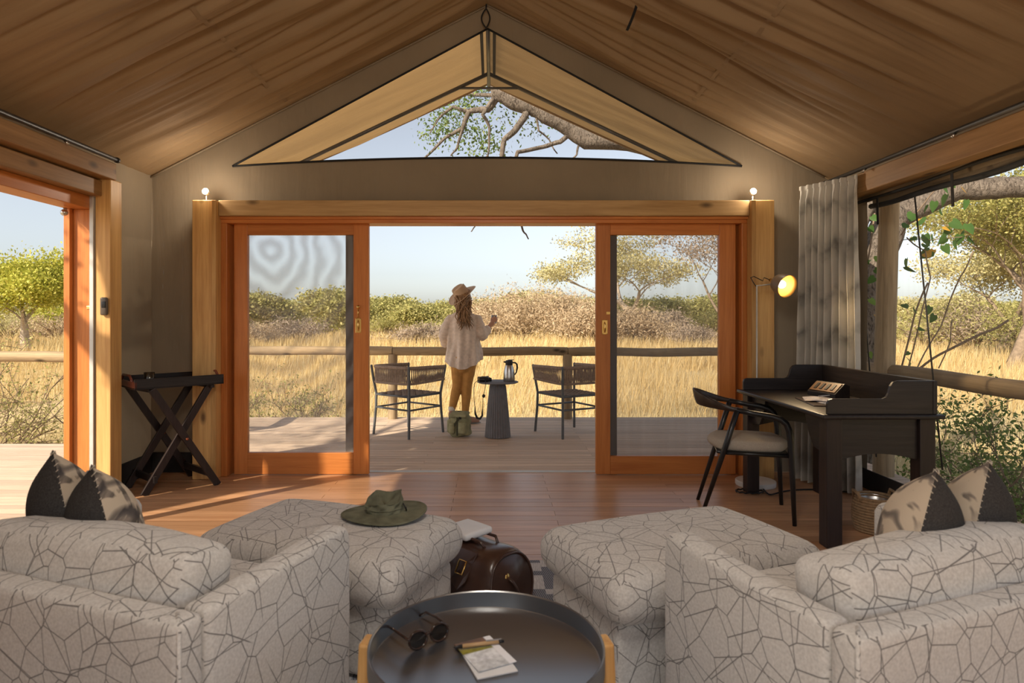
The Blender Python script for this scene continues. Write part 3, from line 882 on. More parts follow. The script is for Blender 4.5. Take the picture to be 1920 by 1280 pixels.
# ---- round side table with tray top
M['tray_black'] = plain('matt black powder coat', (0.028, 0.031, 0.038), 0.30, 0.0, 0.06, spec=0.6, **{'IOR': 2.7})
M['oak'] = wood('honey oak leg', (0.50, 0.26, 0.08, 1), (0.68, 0.40, 0.15, 1), 2, 1.0, 0.45)
TX, TY, TZ = -0.015, 1.62, 0.452
st_ = thing('side_table', 'round black tray-top side table on honey wood legs', 'table', (TX, TY, 0))
pr = [(0.0, TZ), (0.284, TZ), (0.288, TZ + 0.003), (0.2905, TZ + 0.046), (0.2935, TZ + 0.049), (0.2965, TZ + 0.047), (0.2965, TZ - 0.002), (0.29, TZ - 0.008), (0.0, TZ - 0.008)]
MB().lathe(pr, 72).build('tray_top', M['tray_black'], st_, smooth=True, angle=40)
for a in (8, 128, 172, 250):
    if a == 128 : continue
    ca, sa = math.cos(R(a)), math.sin(R(a))
    mb = MB(); up = Vector((-sa, ca, 0))
    mb.bar((ca * 0.335, sa * 0.335, 0.008), (ca * 0.312, sa * 0.312, TZ + 0.03), 0.030, 0.062, up=up)
    lg = mb.build('leg', M['oak'], st_, bevel=0.008, seg=3)
    MB().lathe([(0.0, 0.006), (0.006, 0.0055), (0.011, 0.002), (0.011, -0.004)], 14, (ca * 0.328, sa * 0.328, TZ + 0.012), rotm(0, 90, a)).build('screw_cap', M['alu'], lg, smooth=True)
    MB().bar((ca * 0.33, sa * 0.33, 0.20), (0, 0, 0.20), 0.022, 0.03).build('brace', M['oak'], st_)
# things on the side table
s = thing('sunglasses', 'dark tortoiseshell sunglasses lying open on the side table', 'sunglasses', (-0.175, 1.70, TZ), R(38))
M['tortoise'] = plain('dark tortoiseshell', (0.035, 0.018, 0.012), 0.15, 0.0, 0.6, scale=60)
M['lens'] = plain('dark lens', (0.02, 0.017, 0.015), 0.06, 0.0, 0.1)
def lens_ring(cx):
    pts = []
    for i in range(25):
        a = 2 * PI * i / 24
        pts.append((cx + 0.027 * math.cos(a), -0.012 + 0.004 * math.sin(a), 0.024 + 0.021 * math.sin(a)))
    return pts
MB().tube(lens_ring(-0.033), 0.0035, 6, cap=False).tube(lens_ring(0.033), 0.0035, 6, cap=False).tube([(-0.008, -0.012, 0.030), (0, -0.013, 0.034), (0.008, -0.012, 0.030)], 0.004, 6).build('front_frame', M['tortoise'], s, smooth=True)
for cx in (-0.033, 0.033):
    MB().add([(cx, -0.0135, 0.024)] + lens_ring(cx)[:24], [(0, i + 1, (i + 1) % 24 + 1) for i in range(24)]).build('lens', M['lens'], s)
for sx in (-1, 1):
    MB().tube([(sx * 0.061, -0.010, 0.032), (sx * 0.064, 0.05, 0.033), (sx * 0.062, 0.10, 0.028), (sx * 0.058, 0.128, 0.010), (sx * 0.056, 0.135, 0.003)], [0.004, 0.0035, 0.004, 0.004, 0.003], 6, ball=True).build('temple', M['tortoise'], s, smooth=True)
t = NT('printed lodge leaflet')
g = t.coord(); sp = t.n('ShaderNodeSeparateXYZ'); t.l(g, sp.inputs[0])
pc = t.ramp(t.math('MULTIPLY_ADD', sp.outputs['Y'], 5.5, 0.5), [(0.0, (0.66, 0.68, 0.70, 1)), (0.30, (0.72, 0.74, 0.76, 1)), (0.34, (0.86, 0.88, 0.92, 1)), (0.56, (0.80, 0.84, 0.88, 1)), (0.585, (0.30, 0.29, 0.05, 1)), (0.74, (0.34, 0.27, 0.05, 1)), (0.78, (0.22, 0.11, 0.05, 1)), (1.0, (0.10, 0.06, 0.04, 1))])
nn_ = t.ramp(t.noise(g, 60.0, 4.0), [(0.35, (0.65, 0.65, 0.65, 1)), (0.65, (1, 1, 1, 1))])
sx_ = t.ramp(t.math('MULTIPLY_ADD', sp.outputs['X'], 10.0, 0.5), [(0.80, (0, 0, 0, 1)), (0.84, (1, 1, 1, 1))])
b = t.bsdf(t.mix(sx_, t.mix(1.0, pc, nn_, 'MULTIPLY'), (0.85, 0.86, 0.9, 1)), 0.35, 0, 0.5); M['leaflet'] = t.end(b)
M['paper'] = plain('white paper', (0.72, 0.73, 0.75), 0.6, var=0.03)
o = MB().rbox((0, 0, 0.002), (0.105, 0.150, 0.004), 0.001, 3, 1).build('leaflet', M['paper'], None, loc=(-0.012, 1.615, TZ)); o.rotation_euler = (0, 0, R(20))
tag(o, 'white folded leaflet underneath the printed card on the side table', 'leaflet')
o = MB().rbox((0, 0, 0.0015), (0.105, 0.150, 0.003), 0.001, 3, 1).build('leaflet', M['leaflet'], None, loc=(-0.020, 1.640, TZ + 0.0045)); o.rotation_euler = (R(-0.8), 0, R(27))
tag(o, 'glossy landscape card on top of the white leaflet on the side table', 'leaflet')
p = thing('pen', 'wooden ballpoint pen with black tip lying across the leaflet', 'pen', (-0.034, 1.668, TZ + 0.0145), R(14))
M['pen_wood'] = plain('pen wood', (0.50, 0.32, 0.16), 0.45)
MB().tube([(-0.045, 0, 0), (0.052, 0, 0)], 0.0052, 10).build('barrel', M['pen_wood'], p, smooth=True)
MB().tube([(-0.068, 0, 0), (-0.062, 0, 0), (-0.045, 0, 0)], [0.001, 0.003, 0.0052], 10).build('tip', M['black_plastic'], p, smooth=True)
MB().tube([(0.052, 0, 0), (0.066, 0, 0)], [0.0052, 0.004], 10).build('button', M['black_plastic'], p, smooth=True)
MB().bb(0.018, 0.060, -0.0022, 0.0022, 0.0055, 0.0072).build('clip', M['chrome'], p)

# ---- green sun hat on the ottoman
M['olive'] = plain('faded olive cotton', (0.155, 0.155, 0.105), 0.92, var=0.3, scale=18, bump=0.3, spec=0.1)
h = thing('sun_hat', 'faded olive green cotton sun hat with crumpled crown on the ottoman', 'hat', (-0.455, 2.70, 0.488), R(8))
def brim(u, v):
    a = 2 * PI * u; r0 = 0.074 + (0.176 - 0.074) * v
    return (r0 * math.cos(a), r0 * 0.88 * math.sin(a), 0.004 + 0.010 * (1 - v) + (0.006 * math.sin(2 * a + 0.5) + 0.012 * max(0, math.cos(a)) ** 2) * v)
mb = MB(); mb.grid(48, 8, brim, closed=True); mb.grid(48, 8, lambda u, v: tuple(Vector(brim(u, v)) - Vector((0, 0, 0.004))), closed=True)
mb.tube([brim(i / 48, 1.0) for i in range(49)], 0.004, 6, cap=False)
mb.build('brim', M['olive'], h, smooth=True)
def crown(u, v):
    a = 2 * PI * u
    top = 0.070 + 0.020 * math.cos(a - 0.9) + 0.010 * math.sin(3 * a + 1.0)
    if v < 0.6:
        k = v / 0.6; r0 = 0.078 - 0.004 * k + 0.007 * math.sin(5 * a + k * 5) * k + 0.004 * math.sin(9 * a + 2 - k * 6); z = 0.008 + (top - 0.008) * k ** 0.9
    else:
        k = (v - 0.6) / 0.4; r0 = 0.074 * (1 - k); z = top - (0.034 * math.sin(min(1, k * 1.6) * PI / 2)) + 0.006 * math.sin(4 * a) * k * (1 - k) * 4 - (top - 0.070) * k
    return (r0 * math.cos(a), r0 * 0.92 * math.sin(a), z)
MB().grid(60, 26, crown, closed=True).build('crown', M['olive'], h, smooth=True)
MB().tube([crown(i / 40, 0.17)[:2] + (0.03,) for i in range(41)], 0.003, 5, cap=False).build('hat_band', M['olive'], h, smooth=True)
MB().tube([(0.078, -0.03, 0.05), (0.086, -0.035, 0.035), (0.092, -0.03, 0.02), (0.090, -0.02, 0.03)], 0.0028, 6).build('chin_cord', M['black_plastic'], h, smooth=True)

# ---- brown leather holdall between the ottomans
M['leather'] = plain('brown leather', (0.055, 0.026, 0.018), 0.28, 0.0, 0.25, scale=7, spec=0.6, bump=0.1)
bag = thing('holdall', 'dark brown leather holdall with brass buckle between the ottomans', 'bag', (-0.035, 2.95, 0.008), R(-44))
BP = [(-0.145, 0.0), (0.145, 0.0), (0.155, 0.04), (0.142, 0.13), (0.11, 0.22), (0.06, 0.268), (0.0, 0.282), (-0.06, 0.268), (-0.11, 0.22), (-0.142, 0.13), (-0.155, 0.04)]
def bagfn(u, v):      # long axis along x, section in y-z
    x = -0.20 + 0.36 * v; a = 2 * PI * u; ca, sa = math.cos(a), math.sin(a)
    zz = 0.11 + (0.172 * abs(sa) ** 0.9 if sa > 0 else -0.11 * abs(sa) ** 0.45)
    p = Vector((0.152 * (1 if ca > 0 else -1) * abs(ca) ** (0.75 if sa > 0 else 0.5), zz, 0))
    s_ = 1 - 0.10 * abs(2 * v - 1) ** 6
    return (x + 0.012 * math.sin(p.y * 14), p.x * s_, 0.003 + p.y * (s_ - 0.05 * math.sin(PI * v) * (p.y > 0.2)))
mb = MB(); mb.grid(44, 20, bagfn, closed=True); n0 = len(mb.v)
cE = Vector((0.185, 0.0, 0.125)); mb.v.append(tuple(cE)); mb.f += [(20 * 44 + i, 20 * 44 + (i + 1) % 44, n0) for i in range(44)]; mb.f.append(tuple(range(43, -1, -1)))
mb.build('body', M['leather'], bag, smooth=True, angle=50)
MB().tube([Vector(bagfn(i / 44, 1.0)) + Vector((0.002, 0, 0)) for i in range(45)], 0.005, 6, cap=False).build('piping', M['leather'], bag, smooth=True)
MB().prism([(-0.055, 0.14), (-0.005, 0.10), (0.045, 0.15), (0.055, 0.262), (-0.065, 0.262)], lambda x, z: (x - 0.0, -0.166 + max(0, z - 0.12) ** 2 * 3.6 - 0.006, z), lambda x, z: (x - 0.0, -0.166 + max(0, z - 0.12) ** 2 * 3.6, z)).build('flap', M['leather'], bag, bevel=0.003)
bu = MB(); q = [(-0.022, 0.175), (0.022, 0.175), (0.022, 0.225), (-0.022, 0.225), (-0.022, 0.175)]
bu.tube([(x - 0.0, -0.166 + max(0, z - 0.12) ** 2 * 3.6 - 0.010, z) for x, z in q], 0.004, 6)
bu.build('buckle', M['brass'], bag, smooth=True)
MB().tube([(0.172, -0.03, 0.165), (0.195, -0.02, 0.15), (0.20, 0.0, 0.12), (0.197, 0.025, 0.07), (0.185, 0.06, 0.015)], [0.009, 0.010, 0.008, 0.008, 0.008], 8, flat=0.6).build('strap', M['leather'], bag, smooth=True)
MB().lathe([(0, 0.012), (0.016, 0.01), (0.02, 0.0)], 14, (0.163, -0.03, 0.165), rotm(0, 90, 0)).build('strap_ring', M['brass'], bag, smooth=True)
for yy in (-0.04, 0.04):
    MB().tube([(-0.12, yy, 0.262), (-0.09, yy * 1.3, 0.292), (0.02, yy * 1.3, 0.292), (0.05, yy, 0.262)], 0.007, 8).build('handle', M['leather'], bag, smooth=True)
o = MB().rbox((0, 0, 0), (0.20, 0.16, 0.03), 0.012, 5, 3, puff=(0, 0, 0.006)).build('folded_scarf', M['paper'], None, loc=(-0.12, 3.04, 0.308)); o.rotation_euler = (R(4), R(-3), R(-52))
tag(o, 'white folded scarf lying on top of the leather holdall', 'scarf')
# ================================================================== DESK CORNER
# ---- desk: long side along y, gallery towards the window
X0, X1, Y0, Y1 = 1.90, 2.52, 3.62, 4.87
D = thing('writing_desk', 'ebony stained writing desk with raised gallery beside the net window', 'desk', (0, 0, 0))
MB().rbox(((X0 + X1) / 2 + 0.0, (Y0 + Y1) / 2, 0.752), (X1 - X0 + 0.07, Y1 - Y0 + 0.04, 0.026), 0.009, 4, 3).build('top', M['ebony_y'], D, smooth=True)
for x in (X0 + 0.045, X1 - 0.045):
    for y in (Y0 + 0.06, Y1 - 0.06):
        mb = MB(); mb.bb(x - 0.045, x + 0.045, y - 0.045, y + 0.045, 0, 0.739); mb.build('leg', M['ebony_z'], D, bevel=0.005)
def apron(y):
    n = 14; pts = [(X0 + 0.09, 0.739), (X1 - 0.09, 0.739)]
    for i in range(n + 1):
        u = i / n; x = X1 - 0.09 - (X1 - X0 - 0.18) * u
        pts.append((x, 0.500 + 0.035 * math.sin(PI * u)))
    return MB().prism(list(reversed(pts)), lambda x, z: (x, y - 0.011, z), lambda x, z: (x, y + 0.011, z))
apron(Y0 + 0.05).build('end_apron', M['ebony'], D, bevel=0.002)
apron(Y1 - 0.05).build('end_apron', M['ebony'], D, bevel=0.002)
def long_apron(x, z0, edge):
    pts = [(Y0 + 0.10, 0.739), (Y0 + 0.10, 0.52), (Y0 + 0.24, 0.54), (Y0 + 0.30, 0.62), (Y0 + 0.34, z0), (Y1 - 0.34, z0), (Y1 - 0.30, 0.62), (Y1 - 0.24, 0.54), (Y1 - 0.10, 0.52), (Y1 - 0.10, 0.739)]
    return MB().prism(pts, lambda y, z: (x - 0.011, y, z), lambda y, z: (x + 0.011, y, z))
long_apron(X0 + 0.045, 0.726, 0).build('front_apron', M['ebony_y'], D, bevel=0.002)
MB().bb(X1 - 0.06, X1 - 0.04, Y0 + 0.1, Y1 - 0.1, 0.56, 0.739).build('back_apron', M['ebony_y'], D, bevel=0.002)
# gallery
MB().bb(X1 - 0.022, X1 + 0.002, Y0 + 0.004, Y1 - 0.004, 0.765, 0.955).build('gallery_back', M['ebony_y'], D, bevel=0.004)
def gside(y):
    pts = [(X0 + 0.0, 0.765), (X1 - 0.022, 0.765), (X1 - 0.022, 0.955), (X1 - 0.22, 0.955), (X1 - 0.245, 0.948), (X1 - 0.262, 0.925), (X1 - 0.272, 0.885), (X1 - 0.285, 0.862), (X1 - 0.305, 0.853), (X0 + 0.03, 0.853), (X0 + 0.008, 0.845), (X0 + 0.0, 0.825)]
    return MB().prism(pts, lambda x, z: (x, y - 0.011, z), lambda x, z: (x, y + 0.011, z))
gside(Y0 + 0.017).build('gallery_side', M['ebony'], D, bevel=0.003)
gside(Y1 - 0.017).build('gallery_side', M['ebony'], D, bevel=0.003)

# ---- things on the desk
bx = thing('charging_box', 'dark wood charging box with four switches on the desk', 'socket box', (2.33, 4.44, 0.765), R(14))
MB().prism([(-0.06, 0.0), (0.06, 0.0), (0.06, 0.085), (0.02, 0.10), (-0.06, 0.03)], lambda y, z: (y, -0.13, z), lambda y, z: (y, 0.13, z)).build('case', M['ebony_y'], bx, bevel=0.003)
M['walnut'] = wood('walnut plate', (0.13, 0.065, 0.03, 1), (0.24, 0.13, 0.06, 1), 1, 1.2, 0.4)
sl = Vector((0.08, 0, 0.07)).normalized()
pm = Matrix((sl, Vector((0, 1, 0)), sl.cross(Vector((0, 1, 0))))).transposed()
pl = MB().box(Vector((-0.022, 0, 0.067)), (0.085, 0.235, 0.006), pm); pl = pl.build('face_plate', M['walnut'], bx, bevel=0.001)
for i in range(4):
    MB().box(Vector((-0.022, -0.075 + 0.05 * i, 0.067)) + pm @ Vector((0, 0, 0.004)), (0.052, 0.022, 0.006), pm).build('switch', M['black_plastic'], pl)
fo = thing('folder', 'open leather folder with papers lying on the desk', 'folder', (2.14, 4.12, 0.7655), R(-10))
MB().rbox((0, 0, 0.003), (0.25, 0.40, 0.006), 0.002, 3, 1).build('cover', M['leather'], fo)
t = NT('printed map sheets'); v = t.coord()
b = t.bsdf(t.ramp(t.noise(v, 22.0, 3.0), [(0.35, (0.12, 0.13, 0.22, 1)), (0.5, (0.46, 0.45, 0.52, 1)), (0.62, (0.52, 0.44, 0.40, 1)), (0.72, (0.20, 0.18, 0.22, 1))]), 0.4); M['sheet'] = t.end(b)
for i, (x, y, a) in enumerate(((0.02, -0.06, 8), (-0.03, 0.07, -12), (0.04, 0.02, 26))):
    def pg(u, w_, x=x, y=y, a=a, i=i):
        p = rotm(0, 0, a) @ Vector(((u - 0.5) * 0.15, (w_ - 0.5) * 0.22, 0))
        return (p.x + x, p.y + y, 0.008 + 0.003 * i + 0.012 * math.sin(PI * u) * (0.4 + 0.3 * i) * (0.5 + 0.5 * w_))
    MB().grid(8, 6, pg).build('page', M['sheet'], fo, smooth=True)
MB().tube([(0.06, -0.10, 0.036), (0.085, -0.15, 0.030)], 0.004, 8).build('pen_loop', M['chrome'], fo, smooth=True)
MB().tube([(-0.02, 0.05, 0.034), (0.06, 0.10, 0.036)], 0.004, 8, ball=True).build('ballpoint', M['chrome'], fo, smooth=True)

# ---- desk chair: bent bentwood back rail on black legs, oatmeal seat
M['black_frame'] = plain('satin black frame', (0.010, 0.010, 0.011), 0.32, 0.0, 0.1, spec=0.5)
M['brown_back'] = wood('dark bentwood', (0.018, 0.011, 0.008, 1), (0.045, 0.028, 0.02, 1), 1, 1.2, 0.35)
M['oat'] = plain('oatmeal wool', (0.40, 0.35, 0.29), 0.95, 0.0, 0.15, scale=240, spec=0.1, bump=0.3)
ch = thing('desk_chair', 'black framed chair with curved bent back and oatmeal seat at the desk', 'chair', (1.73, 4.325, 0), R(-15))
# local x = facing (desk side); y across
MB().rbox((-0.01, 0, 0.480), (0.47, 0.46, 0.065), 0.03, 8, 4, puff=(0.02, 0.0, 0.008), warp=lambda o: Vector((o.x * math.sqrt(max(0.1, 1 - 0.34 * (o.y / 0.23) ** 2)), o.y * math.sqrt(max(0.1, 1 - 0.30 * (o.x / 0.235) ** 2)), o.z))).build('seat', M['oat'], ch, smooth=True)
MB().rbox((0.0, 0, 0.437), (0.44, 0.43, 0.022), 0.01, 4, 2).build('seat_frame', M['black_frame'], ch, smooth=True)
for sy in (-1, 1):
    # front leg runs straight up, then bends back into the arm
    MB().tube([(0.245, sy * 0.235, 0), (0.232, sy * 0.237, 0.30), (0.222, sy * 0.238, 0.53), (0.212, sy * 0.239, 0.60), (0.195, sy * 0.240, 0.642), (0.160, sy * 0.241, 0.670), (0.11, sy * 0.242, 0.684), (0.0, sy * 0.242, 0.700), (-0.10, sy * 0.238, 0.718)], [0.013, 0.017, 0.02, 0.02, 0.02, 0.02, 0.019, 0.018, 0.018], 10).build('front_leg', M['black_frame'], ch, smooth=True)
    MB().tube([(-0.315, sy * 0.215, 0), (-0.16, sy * 0.238, 0.50), (-0.095, sy * 0.242, 0.715)], [0.012, 0.018, 0.018], 10).build('rear_leg', M['black_frame'], ch, smooth=True)
    MB().tube([(-0.20, sy * 0.23, 0.437), (0.225, sy * 0.237, 0.437)], 0.012, 8).build('side_rail', M['black_frame'], ch, smooth=True)
def back(u, v):
    a = PI * (u - 0.5)           # half loop around the back
    y = 0.245 * math.sin(a); x = -0.10 - 0.245 * math.cos(a)
    k = math.cos(a)
    hgt = 0.030 + 0.075 * k ** 1.5; th = 0.018 - 0.004 * k
    zc = 0.720 + 0.055 * k ** 1.2
    b_ = 2 * PI * v
    n = Vector((-math.cos(a), math.sin(a), 0))
    lean = -0.25 * k
    dz = math.sin(b_) * hgt / 2
    p = Vector((x, y, zc)) + n * (math.cos(b_) * th / 2 - lean * dz) + Vector((0, 0, dz))
    return p
mb = MB(); mb.grid(36, 12, back)
mb.build('back_rail', M['brown_back'], ch, smooth=True)

# ---- reading lamp: marble foot, thin stem, swivel bell shade
M['marble'] = plain('white marble', (0.72, 0.69, 0.64), 0.35, 0.0, 0.06, scale=6)
lp = thing('reading_lamp', 'lit floor lamp with taupe bell shade and white marble foot behind the desk', 'lamp', (2.065, 5.02, 0))
MB().lathe([(0, 0), (0.148, 0), (0.15, 0.004), (0.15, 0.034), (0.146, 0.038), (0, 0.038)], 48).build('marble_foot', M['marble'], lp, smooth=True, angle=40)
MB().tube([(0.01, 0, 0.038), (0.01, 0, 1.565)], 0.006, 8).build('stem', M['alu'], lp, smooth=True)
MB().tube([(0.01, 0, 1.56), (0.12, -0.02, 1.572)], 0.005, 8).build('arm', M['alu'], lp, smooth=True)
ax = Vector((0.30, -0.86, -0.30)).normalized()
zq = ax.to_track_quat('Z', 'Y').to_matrix()
M['taupe'] = plain('taupe enamel', (0.20, 0.145, 0.095), 0.4, 0.0, 0.06)
M['shade_in'] = plain('ochre enamel lining', (0.70, 0.36, 0.06), 0.5, 0.0, 0.03)
hub = Vector((0.145, -0.01, 1.592))
shp = [(0.022, 0.0), (0.048, 0.012), (0.068, 0.034), (0.080, 0.066), (0.086, 0.10), (0.089, 0.138)]
sh = MB().lathe([(0.0, -0.001)] + shp[:1] + shp[1:], 40, hub, zq).build('shade', M['taupe'], lp, smooth=True)
sh.data.polygons.foreach_set('use_smooth', [True] * len(sh.data.polygons))
bm = bmesh.new(); bm.from_mesh(sh.data)
for f in [f for f in bm.faces if len(f.verts) > 4]: bm.faces.remove(f)
bm.to_mesh(sh.data); bm.free()
inn = MB().lathe([(0.001, 0.004)] + [(r_ - 0.003, z_ + 0.002) for r_, z_ in shp[1:]] + [(0.089, 0.138)], 40, hub, zq)
inn = inn.build('shade_lining', M['shade_in'], sh, smooth=True)
bm = bmesh.new(); bm.from_mesh(inn.data)
for f in [f for f in bm.faces if len(f.verts) > 4]: bm.faces.remove(f)
bm.to_mesh(inn.data); bm.free()
MB().tube([hub + ax * 0.0, hub - ax * 0.05], [0.018, 0.014], 12).build('lamp_holder', M['brass'], lp, smooth=True)
M['bulb'] = emit('warm bulb', (1.0, 0.86, 0.66, 1), 14.0)
MB().ball(hub + ax * 0.078, 0.030, 16, 10).tube([hub + ax * 0.01, hub + ax * 0.06], 0.014, 10).build('bulb', M['bulb'], lp, smooth=True)
cb = [hub - ax * 0.05, hub - ax * 0.075 + Vector((-0.03, 0, 0.012)), Vector((0.07, 0.03, 1.60)), Vector((0.0, 0.03, 1.635)), Vector((-0.03, 0.02, 1.625)), Vector((-0.015, 0.01, 1.59)), Vector((0.006, 0.004, 1.555))]
MB().tube(cb, 0.0035, 6).build('flex', M['black_plastic'], lp, smooth=True)
ld = bpy.data.lights.new('reading_lamp_light', 'SPOT'); ld.energy = 26; ld.color = (1.0, 0.72, 0.40); ld.spot_size = R(125); ld.spot_blend = 0.6; ld.shadow_soft_size = 0.035
lo = bpy.data.objects.new('reading_lamp_light', ld); COL.objects.link(lo); lo.parent = lp; lo.location = hub + ax * 0.115; lo.rotation_euler = ax.to_track_quat('-Z', 'Y').to_euler()
fx = MB()
pts = []
for i in range(60):
    u = i / 59
    pts.append((2.06 + 0.55 * u - 0.14 * math.sin(u * 5.5), 4.86 - 0.16 * math.sin(u * 7.0) * (1 - u) - 0.10 * u, 0.008))
loop = [(1.93 + 0.10 * math.cos(a / 24 * 2 * PI), 4.80 + 0.06 * math.sin(a / 24 * 2 * PI), 0.008 + 0.006 * (a % 2)) for a in range(25)]
fx.tube(pts, 0.006, 6).tube(loop, 0.006, 6, cap=False)
tag(fx.build('power_cable', M['black_plastic'], None, smooth=True), 'black power cable curled on the floor by the marble lamp foot', 'cable')

# ---- post-top spot lamps
def spot(x, label):
    r = thing('spot_lamp', label, 'lamp', (x, 5.25, 2.262), 0, 'spot lamps on the door posts')
    MB().lathe([(0, 0), (0.022, 0), (0.022, 0.008), (0, 0.008)], 16).build('foot', M['alu'], r, smooth=True, angle=40)
    MB().tube([(0, 0, 0.008), (0, 0, 0.052)], 0.005, 8).build('stem', M['alu'], r, smooth=True)
    zq = Vector((0.0, -1, 0.12)).normalized().to_track_quat('Z', 'Y').to_matrix()
    MB().lathe([(0.0, -0.035), (0.016, -0.035), (0.024, 0.0), (0.027, 0.022), (0.024, 0.022)], 20, (0, 0, 0.078), zq).build('housing', M['alu'], r, smooth=True)
    MB().lathe([(0.0, 0.028), (0.016, 0.026), (0.0245, 0.021)], 20, (0, 0, 0.078), zq).build('lens', M['led'], r, smooth=True)
    l = bpy.data.lights.new('spot_lamp_light', 'POINT'); l.energy = 5; l.color = (1.0, 0.86, 0.68); l.shadow_soft_size = 0.03
    lo = bpy.data.objects.new('spot_lamp_light', l); COL.objects.link(lo); lo.parent = r; lo.location = (0, -0.065, 0.09)
M['led'] = emit('bright led', (1.0, 0.92, 0.82, 1), 30.0)
spot(-2.345, 'small lit spot lamp on top of the left pine post')
spot(2.135, 'small lit spot lamp on top of the right pine post')

# ---- curtain gathered in the corner
t = NT('leaf vein curtain linen')
v = t.coord((1, 1, 1)); sp = t.n('ShaderNodeSeparateXYZ')
tc = t.n('ShaderNodeTexCoord'); t.l(tc.outputs['UV'], sp.inputs[0])
# chevron strokes from the cloth's own width (u) and height (v)
uu = t.math('MULTIPLY', sp.outputs['X'], 11.0)
zig = t.math('PINGPONG', uu, 0.5)
ph = t.math('MULTIPLY_ADD', zig, 0.55, t.math('MULTIPLY', sp.outputs['Y'], 7.0))
nz = t.noise(v, 5.0, 4.0)
st1 = t.math('FRACT', t.math('ADD', ph, t.math('MULTIPLY', nz, 0.8)))
k1 = t.ramp(st1, [(0.0, (0.85, 0.85, 0.85, 1)), (0.22, (0.1, 0.1, 0.1, 1)), (0.6, (0, 0, 0, 1)), (1.0, (0.85, 0.85, 0.85, 1))])
k2 = t.math('MULTIPLY', k1, t.ramp(t.noise(v, 9.0, 4.0), [(0.35, (0.1, 0.1, 0.1, 1)), (0.65, (1, 1, 1, 1))]))
b = t.bsdf(t.mix(t.math('MULTIPLY', k2, 0.85), (0.56, 0.53, 0.47, 1), (0.08, 0.08, 0.075, 1)), 0.9, 0, 0.1)
tr = t.n('ShaderNodeBsdfTranslucent', Color=(0.5, 0.46, 0.4, 1)); mx = t.n('ShaderNodeMixShader'); mx.inputs[0].default_value = 0.15
t.l(b.outputs[0], mx.inputs[1]); t.l(tr.outputs[0], mx.inputs[2]); M['curtain'] = t.end(mx)
cu = thing('curtain', 'pale grey leaf-vein curtain gathered at the corner behind the desk', 'curtain')
NU, NV = 220, 40
def cfn(u, v):
    z = 0.012 + 2.355 * v
    flare = 1.0 + 0.42 * (1 - v) ** 1.6
    s_ = u - 0.5
    a0 = Vector((2.49, 5.17)); a1 = Vector((2.70, 4.72))
    b0 = Vector((2.47, 5.15)); b1 = Vector((2.69, 4.74))
    base = a0.lerp(a1, u) if v > 0.5 else a0.lerp(a1, u).lerp(b0.lerp(b1, u), (0.5 - v) * 0.8)
    d = (a1 - a0).normalized(); n = Vector((d.y, -d.x))
    n = -n if n.x > 0 else n
    amp = 0.030 + 0.026 * (1 - v) + 0.010 * mnoise.noise(Vector((u * 6, v * 3, 2)))
    if v > 0.97: amp *= 0.55
    w_ = math.sin(u * 2 * PI * 8.5 + 1.3 * mnoise.noise(Vector((u * 3, v * 1.3, 9)))) * amp + 0.012 * mnoise.noise(Vector((u * 30, v * 6, 1)))
    p = base + n * w_ + d * (s_ * 0.10 * (flare - 1)) * 2
    return Vector((p.x, p.y, z))
mb = MB(); mb.grid(NU, NV, cfn)
me = mb.mesh('cloth', True)
uv = me.uv_layers.new(name='UVMap')
vu = [(i / NU, j / NV) for j in range(NV + 1) for i in range(NU + 1)]
flat = np.zeros(len(me.loops) * 2, dtype=np.float32); li = np.zeros(len(me.loops), dtype=np.int32); me.loops.foreach_get('vertex_index', li)
arr = np.array(vu, dtype=np.float32)[li]; uv.data.foreach_set('uv', arr.ravel())
link('cloth', me, M['curtain'], cu)
MB().grid(120, 3, lambda u, v: cfn(u, 0.985 + 0.014 * v) + Vector((-0.006, 0, 0.0))).build('heading_tape', M['curtain'], cu, smooth=True)

# ---- tent poles along the eaves
def pole(x, y0, y1, z, lab):
    r = thing('eave_pole', lab, 'pole', (x, 0, z))
    MB().tube([(0, y0, 0), (0, y1, 0)], 0.016, 12).build('tube', M['steel'], r, smooth=True)
    MB().tube([(0, y1 - 0.004, 0), (0, y1 + 0.02, 0)], 0.020, 12).build('end_cap', M['black_plastic'], r, smooth=True)
    for y in np.arange(y1 - 0.55, y0, -0.9):
        MB().tube([(0, y, -0.012), (0.02 * (1 if x < 0 else -1), y, -0.035)], 0.009, 8).build('bracket', M['chrome'], r, smooth=True)
pole(-2.685, -1.6, 4.57, 2.437, 'dark steel pole on the left timber beam')
pole(2.70, -1.6, 5.18, 2.40, 'dark steel pole on the right timber beam')

# ---- straps hanging from the roof
s1 = MB(); pts = [(RX - 0.01, 5.36, 3.935)]
for i in range(17):
    a = i / 16; w_ = math.sin(PI * a) * 0.038
    pts.append((RX - 0.012 - w_ + 0.0, 5.365, 3.90 - 0.165 * a))
for i in range(17):
    a = 1 - i / 16; w_ = math.sin(PI * a) * 0.040
    pts.append((RX - 0.012 + w_ * 0.8, 5.365, 3.90 - 0.165 * a))
tag(s1.tube(pts, 0.006, 6).build('strap_loop', M['black_cloth'], None, smooth=True), 'black strap loop hanging at the roof ridge above the gable window', 'strap')
tag(MB().grid(2, 10, lambda u, v: (0.98 - 0.075 * v ** 1.3 + 0.02 * (u - 0.5), 4.3 + 0.012 * (u - 0.5), 3.455 - 0.215 * v)).build('roof_strap', M['black_cloth'], None, smooth=True), 'short black strap dangling from the right roof canvas', 'strap')

